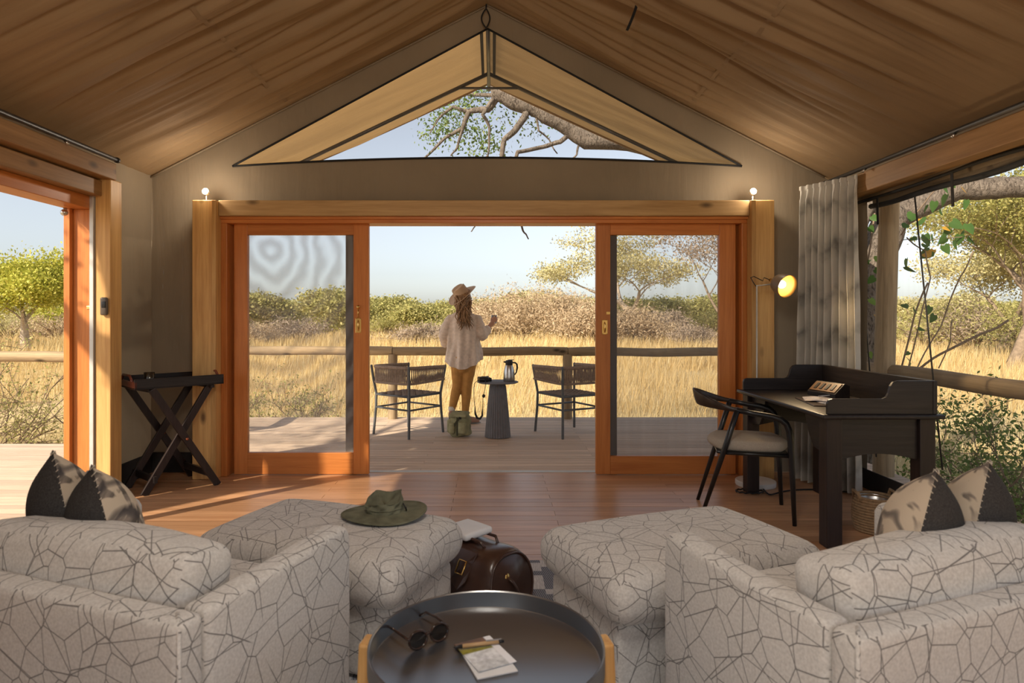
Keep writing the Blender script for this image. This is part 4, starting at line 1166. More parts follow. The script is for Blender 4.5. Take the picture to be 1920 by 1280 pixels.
# ---- light switch on the side post
sw = thing('wall_switch', 'dark oval switch on the pine post of the side doorway', 'switch', (-2.755, 4.555, 1.392))
MB().rbox((0, -0.012, 0), (0.052, 0.026, 0.128), 0.012, 3, 4).build('housing', plain('bronze plastic', (0.10, 0.075, 0.055), 0.35), sw, smooth=True)
MB().rbox((0.004, -0.026, 0.012), (0.030, 0.008, 0.045), 0.003, 2, 2).build('button', M['black_plastic'], sw, smooth=True)

# ---- basket under the desk
M['rope'] = plain('natural rope', (0.30, 0.19, 0.10), 0.9, 0.0, 0.25, scale=60, bump=0.4)
bk_ = thing('waste_basket', 'rope wrapped waste basket with steel liner under the desk', 'basket', (2.36, 3.95, 0))
mb = MB()
for i in range(13):
    z = 0.010 + 0.0165 * i; r_ = 0.098 + 0.022 * math.sin(PI * min(1, i / 12 * 0.75 + 0.15))
    mb.tube([(r_ * math.cos(a / 28 * 2 * PI), r_ * math.sin(a / 28 * 2 * PI), z) for a in range(29)], 0.0095, 6, cap=False)
mb.build('rope_wall', M['rope'], bk_, smooth=True)
MB().lathe([(0, 0.006), (0.09, 0.006), (0.098, 0.1), (0.103, 0.212), (0.108, 0.216), (0.108, 0.210), (0.095, 0.1), (0.088, 0.012), (0, 0.012)], 32).build('steel_liner', M['chrome'], bk_, smooth=True, angle=50)
for sg in (-1, 1):
    MB().tube([(sg * 0.105, -0.04, 0.19), (sg * 0.118, -0.03, 0.235), (sg * 0.115, 0.03, 0.245), (sg * 0.105, 0.04, 0.19)], 0.010, 8).build('handle', M['rope'], bk_, smooth=True)

# ---- folding butler stand, tray and glass beside the left door
F2 = Vector((-2.53, 4.68, 0)); F1 = Vector((-2.17, 5.04, 0)); dv = Vector((-0.31, 0.26, 0))
bs = thing('folding_stand', 'dark wooden folding luggage stand beside the left sliding door', 'stand', (-2.5, 5.0, 0))
O = Vector((-2.5, 5.0, 0)); HT = 0.785
acr = (F1 - F2).normalized(); dn = dv.normalized()
def leg(p, q, off): return MB().bar(p - O + off, q - O + off, 0.030, 0.052, up=acr)
topL = F2 + (F1 - F2) * 0.06; topR = F2 + (F1 - F2) * 0.94
legs = []
for k, o_ in ((0.0, -0.018), (1.0, 0.018)):
    off = dn * o_
    legs.append(leg(F1 + dv * k, topL + dv * k + Vector((0, 0, HT)), off).build('leg', M['ebony_z'], bs, bevel=0.003))
for k, o_ in ((0.08, 0.012), (0.92, -0.012)):
    legs.append(leg(F2 + dv * k, topR + dv * k + Vector((0, 0, HT)), dn * o_).build('leg', M['ebony_z'], bs, bevel=0.003))
for k in (0.0, 1.0):
    c_ = (F1 + topL + Vector((0, 0, HT))) / 2 + dv * k - O
    MB().tube([c_ - dn * 0.045 + Vector((0, 0, 0.0)), c_ - dn * 0.03], 0.010, 10).build('pivot_bolt', plain('copper bolt', (0.6, 0.2, 0.1), 0.3, 0.8), bs, smooth=True)
def at_h(a, b, h): return a + (b + Vector((0, 0, HT)) - a) * (h / HT)
MB().bar(at_h(F1, topL, 0.10) - O, at_h(F1, topL, 0.10) + dv - O, 0.022, 0.05).build('stretcher', M['ebony'], bs, bevel=0.002)
MB().bar(at_h(F2, topR, 0.11) - O, at_h(F2, topR, 0.11) + dv - O, 0.022, 0.05).build('stretcher', M['ebony'], bs, bevel=0.002)
for tp in (topL, topR):
    MB().bar(tp + Vector((0, 0, HT - 0.012)) - O, tp + dv + Vector((0, 0, HT - 0.012)) - O, 0.03, 0.024).build('top_bar', M['ebony'], bs, bevel=0.002)
st2 = MB()
for k in (0.25, 0.75): st2.bar(topL + dv * k + Vector((0, 0, HT + 0.001)) - O, topR + dv * k + Vector((0, 0, HT + 0.001)) - O, 0.04, 0.003)
st2.build('webbing', M['black_cloth'], bs)
ctr = F2 + (F1 - F2) * 0.5 + dv * 0.5
ty = thing('butler_tray', 'dark wooden tray with cut-out handles on the folding stand', 'tray', (ctr.x, ctr.y, HT + 0.004), math.atan2(acr.y, acr.x))
TL, TWd, TH = 0.64, 0.44, 0.075
M['mahog'] = wood('red mahogany lip', (0.10, 0.02, 0.012, 1), (0.20, 0.05, 0.03, 1), 1, 1.2, 0.25, spec=0.6)
MB().bb(-TL / 2, TL / 2, -TWd / 2, TWd / 2, 0, 0.012).build('base', M['ebony'], ty)
for y in (-TWd / 2 + 0.008, TWd / 2 - 0.008):
    MB().bb(-TL / 2, TL / 2, y - 0.008, y + 0.008, 0.0, TH).build('side', M['ebony'], ty, bevel=0.003)
for sg in (-1, 1):
    x = sg * (TL / 2 - 0.008)
    pts = [(-TWd / 2, 0), (TWd / 2, 0), (TWd / 2, TH), (0.13, TH), (0.11, TH + 0.012), (0.08, TH + 0.03), (-0.08, TH + 0.03), (-0.11, TH + 0.012), (-0.13, TH), (-TWd / 2, TH)]
    lo_ = [(-TWd / 2, 0), (TWd / 2, 0), (TWd / 2, TH - 0.02), (0.10, TH - 0.02), (0.085, TH - 0.022), (-0.085, TH - 0.022), (-0.10, TH - 0.02), (-TWd / 2, TH - 0.02)]
    MB().prism(lo_, lambda y, z: (x - 0.008, y, z), lambda y, z: (x + 0.008, y, z)).build('end', M['mahog'] if sg < 0 else M['ebony_y'], ty, bevel=0.002)
    h_ = MB().tube([(x, -0.14, TH - 0.022), (x, -0.11, TH - 0.005), (x, -0.08, TH + 0.018), (x, 0.08, TH + 0.018), (x, 0.11, TH - 0.005), (x, 0.14, TH - 0.022)], 0.010, 8)
    h_.build('handle', M['mahog'], ty, smooth=True)
gl = thing('tumbler', 'clear glass tumbler standing on the dark tray', 'glass', (ctr.x - 0.10, ctr.y - 0.13, HT + 0.0165))
MB().lathe([(0, 0), (0.030, 0), (0.036, 0.03), (0.038, 0.095), (0.0355, 0.095), (0.033, 0.03), (0.028, 0.012), (0, 0.012)], 28).build('bowl', glass('clear glass'), gl, smooth=True)

# ---- added out-of-view fill lantern at the ridge, brightens the foreground seating
pl_ = thing('added_fill_lantern', 'added unseen fill lantern hanging from the ridge above the seats', 'lamp', (RX, 0.8, 2.85))
M['lantern'] = emit('fill lantern glow', (1.0, 0.93, 0.84, 1), 33.0)
MB().ball((0, 0, 0), 0.24, 28, 18, (1, 1, 0.92)).build('paper_shade', M['lantern'], pl_, smooth=True)
rb = MB()
for i in range(1, 12):
    th_ = PI * i / 12; rr_ = 0.2415 * math.sin(th_)
    rb.tube([(rr_ * math.cos(a / 24 * 2 * PI), rr_ * math.sin(a / 24 * 2 * PI), -0.222 * math.cos(th_)) for a in range(25)], 0.0016, 4, cap=False)
rb.build('wire_ribs', M['alu'], pl_, smooth=True)
MB().tube([(0, 0, 0.22), (0, 0, 1.09)], 0.004, 6).build('cord', M['black_plastic'], pl_, smooth=True)
# ================================================================== ON THE DECK
# ---- log railing
def log_path(p, q, r, n=12, seed=0, wob=0.012):
    pts, rs = [], []
    for i in range(n + 1):
        u = i / n; b = Vector(p).lerp(Vector(q), u)
        pts.append(b + Vector((0, wob * mnoise.noise(Vector((u * 3, seed, 0))), wob * mnoise.noise(Vector((u * 3, seed, 5))))))
        rs.append(r * (1 + 0.10 * mnoise.noise(Vector((u * 4, seed, 9)))))
    return pts, rs
rl = thing('deck_railing', 'weathered round log railing around the deck', 'railing')
XP = [-3.55, -1.29, 0.975, 3.30]; YR = 8.30
k = 0
for a, b in zip(XP[:-1], XP[1:]):
    k += 1; pts, rs = log_path((a + 0.004, YR, 0.885 - 0.008 * k), (b - 0.004, YR, 0.882 - 0.008 * k), 0.056, 14, k)
    MB().tube(pts, rs, 14).build('rail_log', M['log'], rl, smooth=True, angle=50)
for x in XP[:3]:
    MB().tube([(x, YR, -0.7), (x, YR, 0.2), (x, YR, 0.83)], [0.064, 0.062, 0.060], 14).build('post', M['log_z'], rl, smooth=True, angle=50)
for p, q in (((-7.3, 6.64, 0.90), (-5.2, 6.64, 0.905)), ((-5.19, 6.64, 0.905), (-3.6, 6.64, 0.90))):
    k += 1; pts, rs = log_path(p, q, 0.056, 12, k)
    MB().tube(pts, rs, 14).build('rail_log', M['log'], rl, smooth=True, angle=50)
for x in (-6.9, -3.62):
    MB().tube([(x, 6.64, -0.7), (x, 6.64, 0.85)], 0.06, 14).build('post', M['log_z'], rl, smooth=True, angle=50)
for p, q in (((-3.6, 6.7, 0.90), (-3.6, 8.24, 0.895)), ((3.31, 8.28, 0.86), (3.31, 5.42, 0.86)), ((3.31, 5.40, 0.86), (3.31, 2.9, 0.865)), ((3.31, 2.88, 0.865), (3.31, 0.4, 0.87))):
    k += 1; pts, rs = log_path(p, q, 0.062, 12, k)
    pts = [Vector((p_.x + 0.010 * math.sin(i), p_.y, p_.z)) for i, p_ in enumerate(pts)]
    MB().tube(pts, rs, 14).build('rail_log', M['log_y'], rl, smooth=True, angle=50)
for y in (2.9, 8.28):
    MB().tube([(3.31, y, -0.7), (3.31, y, 0.82)], 0.065, 14).build('post', M['log_z'], rl, smooth=True, angle=50)
vp = MB().tube([(3.265, 5.35, -0.7), (3.275, 5.35, 0.8), (3.33, 5.35, 2.62)], [0.082, 0.080, 0.074], 16).build('canopy_post', M['log_z'], None, smooth=True, angle=50)
tag(vp, 'tall weathered round pole standing outside the net window', 'post')
ro = MB()
for i, (x0, x1, y, z1) in enumerate(((3.10, 3.06, 5.1, 0.2), (3.02, 2.99, 4.25, 0.3))):
    ro = MB().tube([(x0, y + 0.35, 2.35), (x1, y, z1)], 0.006, 5)
    tag(ro.build('guy_rope', M['black_plastic'], None, smooth=True), ['thin dark guy rope in front of the round pole outside', 'thin dark guy rope hanging outside near the desk end'][i], 'rope')

# ---- rope-woven deck chairs
M['slate'] = plain('slate grey tube', (0.13, 0.14, 0.15), 0.4, 0.3, 0.08)
M['cord'] = plain('taupe cord', (0.29, 0.22, 0.17), 0.85, 0.0, 0.2, scale=40)
def deck_chair(loc, rz, label):
    r = thing('deck_chair', label, 'chair', loc, rz, 'rope-woven deck chairs')
    S = 0.27
    for sx in (-1, 1):
        for sy in (-1, 1):
            top = 0.765 if sy < 0 else 0.755
            MB().tube([(sx * S * 1.02, sy * S * 1.03, 0), (sx * S * 0.96, sy * S * 0.95, 0.30), (sx * S * 0.95, sy * S * 0.94, 0.45), (sx * S * 1.03, sy * S * 1.03, 0.62), (sx * S * 1.08, sy * S * 1.10, top)], 0.0145, 10, ball=True).build('leg', M['slate'], r, smooth=True)
    for sx in (-1, 1): MB().tube([(sx * S * 0.96, -S * 0.95, 0.30), (sx * S * 0.96, S * 0.95, 0.30)], 0.011, 8).build('stretcher', M['slate'], r, smooth=True)
    for sy in (-1, 1): MB().tube([(-S * 0.96, sy * S * 0.95, 0.30), (S * 0.96, sy * S * 0.95, 0.30)], 0.011, 8).build('stretcher', M['slate'], r, smooth=True)
    fr_ = MB()
    q = [(-0.255, -0.25), (0.255, -0.25), (0.255, 0.25), (-0.255, 0.25), (-0.255, -0.25)]
    fr_.tube([(x, y, 0.445) for x, y in q], 0.013, 8)
    fr_.build('seat_frame', M['slate'], r, smooth=True)
    we = MB()
    def su(i, n): return -0.25 + 0.5 * (i + 0.5) / n
    N = 18
    for i in range(N):
        x = su(i, N); we.tube([(x, -0.255 + 0.51 * j / 18, 0.452 + 0.005 * (1 if (j + i) % 4 < 2 else -1)) for j in range(19)], 0.0125, 5, cap=False, flat=0.4)
    for i in range(N):
        y = su(i, N); we.tube([(-0.262 + 0.524 * j / 18, y, 0.452 + 0.005 * (-1 if (i + j) % 4 < 2 else 1)) for j in range(19)], 0.0125, 5, cap=False, flat=0.4)
    we.build('woven_seat', M['cord'], r, smooth=True)
    # U-shaped rope band: right arm, back, left arm
    path = []
    Rr = 0.10; E = S * 1.09
    path.append(Vector((E, 0.27, 0)))
    for i in range(9):
        a = R(0 - 90 * i / 8); path.append(Vector((E - Rr + Rr * math.cos(a), -E + Rr + Rr * math.sin(a), 0)))
    for i in range(9):
        a = R(-90 - 90 * i / 8); path.append(Vector((-E + Rr + Rr * math.cos(a), -E + Rr + Rr * math.sin(a), 0)))
    path.append(Vector((-E, 0.27, 0)))
    L = [0.0]
    for a, b in zip(path[:-1], path[1:]): L.append(L[-1] + (b - a).length)
    def at(s_):
        s_ = max(0, min(L[-1], s_))
        for i in range(len(L) - 1):
            if s_ <= L[i + 1]: return path[i].lerp(path[i + 1], (s_ - L[i]) / max(1e-9, L[i + 1] - L[i]))
        return path[-1]
    def zt(s_): return 0.748 + 0.012 * math.sin(PI * s_ / L[-1])
    def zb(s_): return 0.605 - 0.02 * math.sin(PI * s_ / L[-1])
    n = 40
    MB().tube([at(L[-1] * i / n) + Vector((0, 0, zt(L[-1] * i / n))) for i in range(n + 1)], 0.019, 8, ball=True).build('top_rail', M['cord'], r, smooth=True)
    MB().tube([at(L[-1] * i / n) + Vector((0, 0, zb(L[-1] * i / n))) for i in range(n + 1)], 0.013, 8, ball=True).build('lower_rail', M['cord'], r, smooth=True)
    cd = MB(); m = 140
    for i in range(m):
        s_ = L[-1] * (i + 0.5) / m; lean = 0.02 * (1 if i % 2 else -1) * (0.4 + 0.6 * abs(math.sin(i * 1.7)))
        p0 = at(s_) + Vector((0, 0, zt(s_))); p1 = at(s_ + lean) + Vector((0, 0, zb(s_)))
        cd.tube([p0, p1], 0.0060, 5, cap=False)
    cd.build('back_cords', M['cord'], r, smooth=True)
    return r
deck_chair((-0.95, 7.27, 0), math.atan2(0.8, 0.6) - PI / 2, 'rope-woven grey deck chair to the left of the standing person')
deck_chair((0.87, 7.28, 0), math.atan2(0.88, -0.475) - PI / 2, 'rope-woven grey deck chair to the right of the fluted table')

# ---- fluted table
M['concrete'] = plain('slate concrete', (0.19, 0.19, 0.205), 0.7, 0.0, 0.1)
ft = thing('fluted_table', 'slate grey fluted cone table on the deck', 'table', (0.06, 7.04, 0))
prf = []
for i in range(15):
    z = 0.59 * i / 14; prf.append((0.138 * (1 - z / 0.59) ** 0.75 * 0.42 + 0.080, z))
MB().lathe(prf, 120, fl=lambda k_, n_, i_: 1 + 0.035 * (1 if (k_ // 2) % 2 == 0 else -1)).build('fluted_base', M['concrete'], ft, smooth=False)
MB().lathe([(0, 0.588), (0.21, 0.590), (0.226, 0.597), (0.226, 0.603), (0.222, 0.606), (0, 0.606)], 56).build('table_top', M['concrete'], ft, smooth=True, angle=40)
# ---- thermos jug
th = thing('thermos_jug', 'brushed steel thermos jug with black lid on the fluted table', 'jug', (0.185, 7.03, 0.606), R(4))
MB().lathe([(0, 0), (0.060, 0), (0.064, 0.006), (0.064, 0.05), (0.058, 0.11), (0.045, 0.165), (0.038, 0.180), (0, 0.18)], 32).build('flask', M['chrome'], th, smooth=True, angle=50)
MB().lathe([(0, 0.18), (0.039, 0.18), (0.041, 0.20), (0.039, 0.228), (0.030, 0.234), (0, 0.234)], 28).tube([(-0.034, 0, 0.212), (-0.062, 0, 0.216)], [0.012, 0.006], 8).build('lid', M['black_plastic'], th, smooth=True, angle=50)
MB().bar((-0.01, 0, 0.237), (0.052, 0, 0.237), 0.022, 0.006).build('lever', M['black_plastic'], th)
MB().tube([(0.036, 0, 0.208), (0.068, 0, 0.205), (0.086, 0, 0.188), (0.090, 0, 0.150), (0.080, 0, 0.100), (0.062, 0, 0.075)], [0.008, 0.009, 0.010, 0.010, 0.008, 0.007], 8, ball=True).build('handle', M['black_plastic'], th, smooth=True)
# ---- binoculars with neck strap
bi = thing('binoculars', 'black binoculars with neck strap hanging off the fluted table', 'binoculars', (-0.085, 7.00, 0.606), R(12))
for sy in (-1, 1):
    yy = sy * 0.034
    MB().tube([(-0.068, yy, 0.028), (-0.030, yy, 0.028), (-0.022, yy, 0.028), (0.030, yy, 0.028), (0.036, yy, 0.026), (0.070, yy, 0.026)], [0.026, 0.026, 0.030, 0.028, 0.020, 0.019], 14).build('barrel', M['black_plastic'], bi, smooth=True, angle=50)
MB().rbox((0, 0, 0.034), (0.06, 0.06, 0.026), 0.008, 2, 3).build('bridge', M['black_plastic'], bi, smooth=True)
MB().tube([(0.02, 0, 0.052), (0.045, 0, 0.052)], 0.011, 10).build('focus_wheel', M['steel'], bi, smooth=True)
sp_ = [(-0.03, -0.05, 0.03), (-0.075, -0.075, 0.02), (-0.105, -0.13, -0.003), (-0.11, -0.19, -0.06), (-0.108, -0.205, -0.15), (-0.10, -0.205, -0.25), (-0.095, -0.205, -0.32), (-0.075, -0.205, -0.365), (-0.045, -0.205, -0.372), (-0.022, -0.205, -0.34), (-0.018, -0.205, -0.26), (-0.012, -0.205, -0.16), (0.005, -0.20, -0.06), (0.015, -0.17, -0.003), (0.01, -0.10, 0.02), (0.0, -0.055, 0.03)]
sp_ = [Vector(p) * 1.0 for p in sp_]
rs = [0.003] * 5 + [0.004, 0.011, 0.013, 0.013, 0.011, 0.004] + [0.003] * 5
rm = Matrix.Rotation(R(-12), 3, 'Z')
MB().tube([rm @ p for p in sp_], rs, 8).build('neck_strap', M['black_plastic'], bi, smooth=True)
MB().ball(rm @ Vector((-0.006, -0.207, -0.13)), 0.017, 10, 6, (1, 0.6, 1.2)).build('strap_cap', M['black_plastic'], bi, smooth=True)

# ---- canvas backpack
M['khaki'] = plain('khaki canvas', (0.33, 0.32, 0.19), 0.9, 0.0, 0.25, scale=14, bump=0.3, spec=0.1)
bp = thing('canvas_backpack', 'khaki canvas backpack with straps lying on the deck', 'backpack', (-0.355, 7.08, 0.0), R(-14))
def bw(o): return Vector((o.x * (1 + 0.12 * (o.z < 0)) + 0.010 * math.sin(o.z * 40), o.y * (1 - 0.25 * (o.z + 0.12) / 0.24), o.z + 0.012 * math.sin(o.x * 30)))
MB().rbox((0, 0, 0.130), (0.205, 0.15, 0.25), 0.04, 8, 4, puff=(0.01, 0.02, 0.01), warp=bw).build('body', M['khaki'], bp, smooth=True)
MB().rbox((-0.005, -0.012, 0.238), (0.20, 0.16, 0.035), 0.016, 6, 3, puff=(0, 0, 0.008), rot=rotm(10, 0, 0)).build('lid', M['khaki'], bp, smooth=True)
MB().rbox((0.055, -0.098, 0.105), (0.085, 0.06, 0.13), 0.02, 5, 3, puff=(0.004, 0.008, 0)).build('pocket', M['khaki'], bp, smooth=True)
MB().rbox((-0.065, -0.094, 0.095), (0.06, 0.05, 0.12), 0.018, 5, 3, puff=(0.004, 0.008, 0)).build('pocket', M['khaki'], bp, smooth=True)
MB().rbox((-0.115, 0.0, 0.11), (0.05, 0.11, 0.15), 0.02, 4, 3).build('pocket', M['khaki'], bp, smooth=True)
M['strapk'] = plain('dark khaki webbing', (0.06, 0.06, 0.035), 0.9)
MB().bar((-0.06, -0.105, 0.10), (0.035, -0.122, 0.225), 0.004, 0.022, up=(1, 0, -0.7)).build('webbing_strap', M['strapk'], bp)
MB().bar((0.0, -0.112, 0.02), (0.0, -0.112, 0.22), 0.018, 0.004, up=(0, 1, 0)).build('webbing_strap', M['strapk'], bp)
MB().rbox((0.036, -0.122, 0.215), (0.03, 0.012, 0.024), 0.004, 2, 2).build('buckle', M['black_plastic'], bp)
MB().tube([(-0.04, 0.02, 0.245), (-0.03, 0.01, 0.268), (0.03, 0.01, 0.268), (0.04, 0.02, 0.245)], 0.007, 8).build('carry_handle', M['strapk'], bp, smooth=True)

# ================================================================== THE WOMAN
PX, PY = -0.39, 7.88
M['skin'] = plain('skin', (0.55, 0.30, 0.20), 0.55, 0.0, 0.08, **{'Subsurface Weight': 0.05})
M['shirt'] = plain('beige linen shirt', (0.72, 0.60, 0.51), 0.9, 0.0, 0.12, scale=30, spec=0.1, bump=0.2)
M['trouser'] = plain('tan trousers', (0.52, 0.27, 0.085), 0.85, 0.0, 0.12, scale=20, spec=0.15)
M['hair'] = plain('long fair brown hair', (0.30, 0.18, 0.095), 0.5, 0.0, 0.5, scale=60)
M['felt'] = plain('beige felt', (0.60, 0.44, 0.31), 0.9, 0.0, 0.08, spec=0.1)
M['sock'] = plain('white sock', (0.7, 0.66, 0.6), 0.9)
M['shoe'] = plain('rose suede shoe', (0.40, 0.24, 0.18), 0.8)
M['sole'] = plain('grey rubber sole', (0.22, 0.21, 0.20), 0.8)
pe = thing('person', 'person in beige shirt and felt hat looking out from the railing', 'person', (PX, PY, 0))
def limb(mb, pts, rs, n=12): mb.tube(pts, rs, n, ball=True)
def remesh(o, vox, sm=6, fac=0.5):
    m = o.modifiers.new('remesh', 'REMESH'); m.mode = 'VOXEL'; m.voxel_size = vox; m.use_smooth_shade = True
    if sm:
        s_ = o.modifiers.new('smooth', 'SMOOTH'); s_.iterations = sm; s_.factor = fac
    return o
b = MB()
# head, neck, torso
HC = Vector((0.030, 0.01, 1.545))
b.ball(HC, 0.105, 18, 14, (0.78, 0.94, 1.08), rotm(0, -14, 0))
b.ball(HC + Vector((0.0, 0.055, -0.045)), 0.06, 14, 10, (0.85, 0.85, 1.1))
b.tube([HC + Vector((0.006, 0.098, 0.02)), HC + Vector((0.008, 0.122, -0.022)), HC + Vector((0.008, 0.105, -0.032))], [0.008, 0.014, 0.010], 8, ball=True)   # nose
for sx in (-1, 1): b.ball(HC + Vector((sx * 0.082, -0.005, -0.02)), 0.03, 10, 8, (0.35, 0.7, 1.1))   # ears
b.tube([HC + Vector((-0.018, 0.095, -0.062)), HC + Vector((0.0, 0.104, -0.060)), HC + Vector((0.02, 0.095, -0.062))], 0.008, 8, ball=True)   # lips
limb(b, [(0.036, -0.01, 1.48), (0.04, -0.02, 1.36)], [0.055, 0.062])
b.tube([(0.04, -0.01, 1.36), (0.04, -0.005, 1.28), (0.035, 0, 1.14), (0.03, 0.0, 1.02), (0.032, 0.0, 0.92), (0.035, 0.0, 0.82), (0.038, 0, 0.76)], [0.055, 0.092, 0.105, 0.10, 0.115, 0.135, 0.12], 18, ball=True)
SL, EL, WL, HL = Vector((-0.125, 0, 1.315)), Vector((-0.205, -0.03, 1.09)), Vector((-0.195, 0.20, 0.965)), Vector((-0.19, 0.36, 0.955))
SR, ER, WR, HR = Vector((0.205, 0, 1.305)), Vector((0.262, -0.02, 1.075)), Vector((0.345, 0.10, 1.185)), Vector((0.392, 0.14, 1.235))
limb(b, [SL + Vector((0.02, 0, -0.03)), EL, WL], [0.042, 0.038, 0.027]); limb(b, [SR + Vector((-0.02, 0, -0.03)), ER, WR], [0.042, 0.038, 0.027])
# left hand flat on the rail
limb(b, [WL, WL.lerp(HL, 0.5), HL], [0.026, 0.033, 0.034])
for i, (dx, l_) in enumerate(((-0.030, 0.055), (-0.010, 0.068), (0.010, 0.064), (0.028, 0.050))):
    b.tube([HL + Vector((dx, 0.015, 0)), HL + Vector((dx * 1.2, 0.015 + l_ * 0.6, 0.004)), HL + Vector((dx * 1.25, 0.015 + l_, -0.012))], [0.0095, 0.009, 0.0075], 8, ball=True)
b.tube([HL + Vector((0.03, -0.05, 0)), HL + Vector((0.052, -0.02, 0)), HL + Vector((0.056, 0.01, -0.006))], [0.011, 0.010, 0.008], 8, ball=True)
# right hand round the glass
limb(b, [WR, WR.lerp(HR, 0.6), HR], [0.025, 0.030, 0.032])
GC = HR + Vector((0.022, 0.045, 0.038))
for i in range(4):
    zz = -0.022 + 0.017 * i; rr = 0.040
    pts = []
    for a in (200, 250, 300, 345 - 12 * (i == 0)):
        pts.append(GC + Vector((rr * math.cos(R(a)), rr * math.sin(R(a)), zz + 0.004 * (a - 200) / 100)))
    b.tube([HR + Vector((-0.01, 0.0, zz * 0.6))] + pts, [0.012, 0.0095, 0.0095, 0.009, 0.0075], 8, ball=True)
b.tube([HR + Vector((-0.015, 0.02, 0.01)), GC + Vector((-0.038, 0.004, 0.012)), GC + Vector((-0.026, 0.032, 0.022))], [0.012, 0.0105, 0.008], 8, ball=True)
# legs and feet
LH, LK, LA = Vector((-0.030, 0, 0.80)), Vector((-0.040, 0.02, 0.475)), Vector((-0.108, -0.015, 0.165))
RH, RK, RA = Vector((0.115, 0, 0.80)), Vector((0.078, 0.015, 0.475)), Vector((0.055, 0.0, 0.085))
limb(b, [LH, LK, LA], [0.088, 0.058, 0.036]); limb(b, [RH, RK, RA], [0.088, 0.058, 0.036])
limb(b, [LA + Vector((0, -0.02, -0.03)), LA + Vector((0.0, 0.05, -0.10)), (-0.10, 0.10, 0.035)], [0.034, 0.036, 0.028])
limb(b, [RA + Vector((-0.01, 0, -0.035)), (0.13, 0.02, 0.045), (0.19, 0.03, 0.034)], [0.034, 0.036, 0.028])
body = remesh(b.build('body', M['skin'], pe, smooth=True), 0.0065, 4)
tr_ = MB()
tr_.tube([(0.036, 0, 0.92), (0.038, 0, 0.82), (0.04, 0, 0.74)], [0.135, 0.158, 0.13], 18, ball=True)
limb(tr_, [LH, LH.lerp(LK, 0.5), LK, LK.lerp(LA, 0.35), LK.lerp(LA, 0.93)], [0.096, 0.082, 0.064, 0.061, 0.043])
limb(tr_, [RH, RH.lerp(RK, 0.5), RK, RK.lerp(RA, 0.35), RK.lerp(RA, 0.85)], [0.096, 0.082, 0.064, 0.061, 0.043])
remesh(tr_.build('trousers', M['trouser'], pe, smooth=True), 0.007, 4)
# shirt: loose body, curved hem, rolled sleeves
sh_ = MB()
def shirt(u, v):
    a = 2 * PI * u; ca, sa = math.cos(a), math.sin(a)
    z_hem = 0.675 + 0.085 * abs(ca) ** 2.2 + (0.03 if ca > 0 else 0.0) * abs(ca)
    z = z_hem + (1.375 - z_hem) * v
    prof = [(0.0, 0.222, 0.165), (0.15, 0.215, 0.165), (0.40, 0.192, 0.150), (0.66, 0.188, 0.142), (0.84, 0.186, 0.122), (0.94, 0.150, 0.095), (1.0, 0.085, 0.070)]
    for (v0, a0, b0), (v1, a1, b1) in zip(prof[:-1], prof[1:]):
        if v <= v1: k_ = (v - v0) / (v1 - v0); rx = a0 + (a1 - a0) * k_; ry = b0 + (b1 - b0) * k_; break
    f = (1 - v) ** 0.7
    fo_ = 0.016 * f * math.sin(a * 7 + v * 3.0) + 0.010 * f * math.sin(a * 13 - v * 4) + 0.012 * mnoise.noise(Vector((ca * 3, sa * 3, z * 5)))
    cx = 0.036 - 0.008 * v
    return (cx + (rx + fo_) * ca, (ry + fo_) * sa + 0.0, z)
sh_.grid(72, 34, shirt, closed=True)
sh_.f.append(tuple(range(71, -1, -1))); sh_.f.append(tuple(34 * 72 + i for i in range(72)))
def sleeve(S_, E_, W_, k_):
    pts, rs_ = [], []
    for i in range(13):
        u = i / 12
        p = S_.lerp(E_, u / 0.55) if u < 0.55 else E_.lerp(W_, (u - 0.55) / 0.45 * k_)
        pts.append(p + Vector((0, 0, -0.03)) * max(0, 1 - u * 3)); rs_.append(0.064 + 0.010 * math.sin(PI * min(1, u * 1.2)) - 0.006 * u + 0.0045 * math.sin(i * 2.4 + S_.x * 9))
    sh_.tube(pts, rs_, 14, ball=True)
    sh_.tube([E_.lerp(W_, k_ - 0.16), E_.lerp(W_, k_ + 0.02)], 0.064, 14)
sleeve(SL, EL, WL, 0.86); sleeve(SR, ER, WR, 0.72)
remesh(sh_.build('shirt', M['shirt'], pe, smooth=True), 0.0085, 3, 0.4)
cl = MB().lathe([(0.062, 0.0), (0.074, 0.012), (0.070, 0.045), (0.060, 0.045), (0.056, 0.01)], 24, (0.038, -0.012, 1.355), rotm(8, -4, 0))
cl.build('collar', M['shirt'], pe, smooth=True)
# hair
hm = MB(); random.seed(11)
hm.ball(HC + Vector((0.004, -0.022, 0.0)), 0.108, 16, 12, (0.92, 0.92, 1.0), rotm(0, -14, 0))
for i in range(110):
    a = R(random.uniform(150, 390)); st0 = HC + Vector((0.090 * math.cos(a), -0.045 + 0.080 * math.sin(a), random.uniform(-0.05, 0.03)))
    if st0.y > 0.03: st0.y = 0.03
    ex = 0.055 + random.uniform(-0.095, 0.105); ln = random.uniform(0.16, 0.37)
    pts = []
    ph_ = random.uniform(0, 6); am = random.uniform(0.006, 0.018)
    for j in range(12):
        u = j / 11
        p = st0.lerp(Vector((ex, -0.150 - 0.02 * math.sin(ph_), st0.z - ln)), u)
        p.y -= 0.055 * math.sin(PI * min(1, u * 0.8)) * (0.6 + 0.4 * math.sin(ph_ * 3))
        p.x += am * math.sin(u * 11 + ph_); p.y += am * 0.6 * math.cos(u * 11 + ph_)
        pts.append(p)
    hm.tube(pts, [0.011 * (1 - 0.75 * (j / 11) ** 2) for j in range(12)], 5)
hm.build('hair', M['hair'], pe, smooth=True)
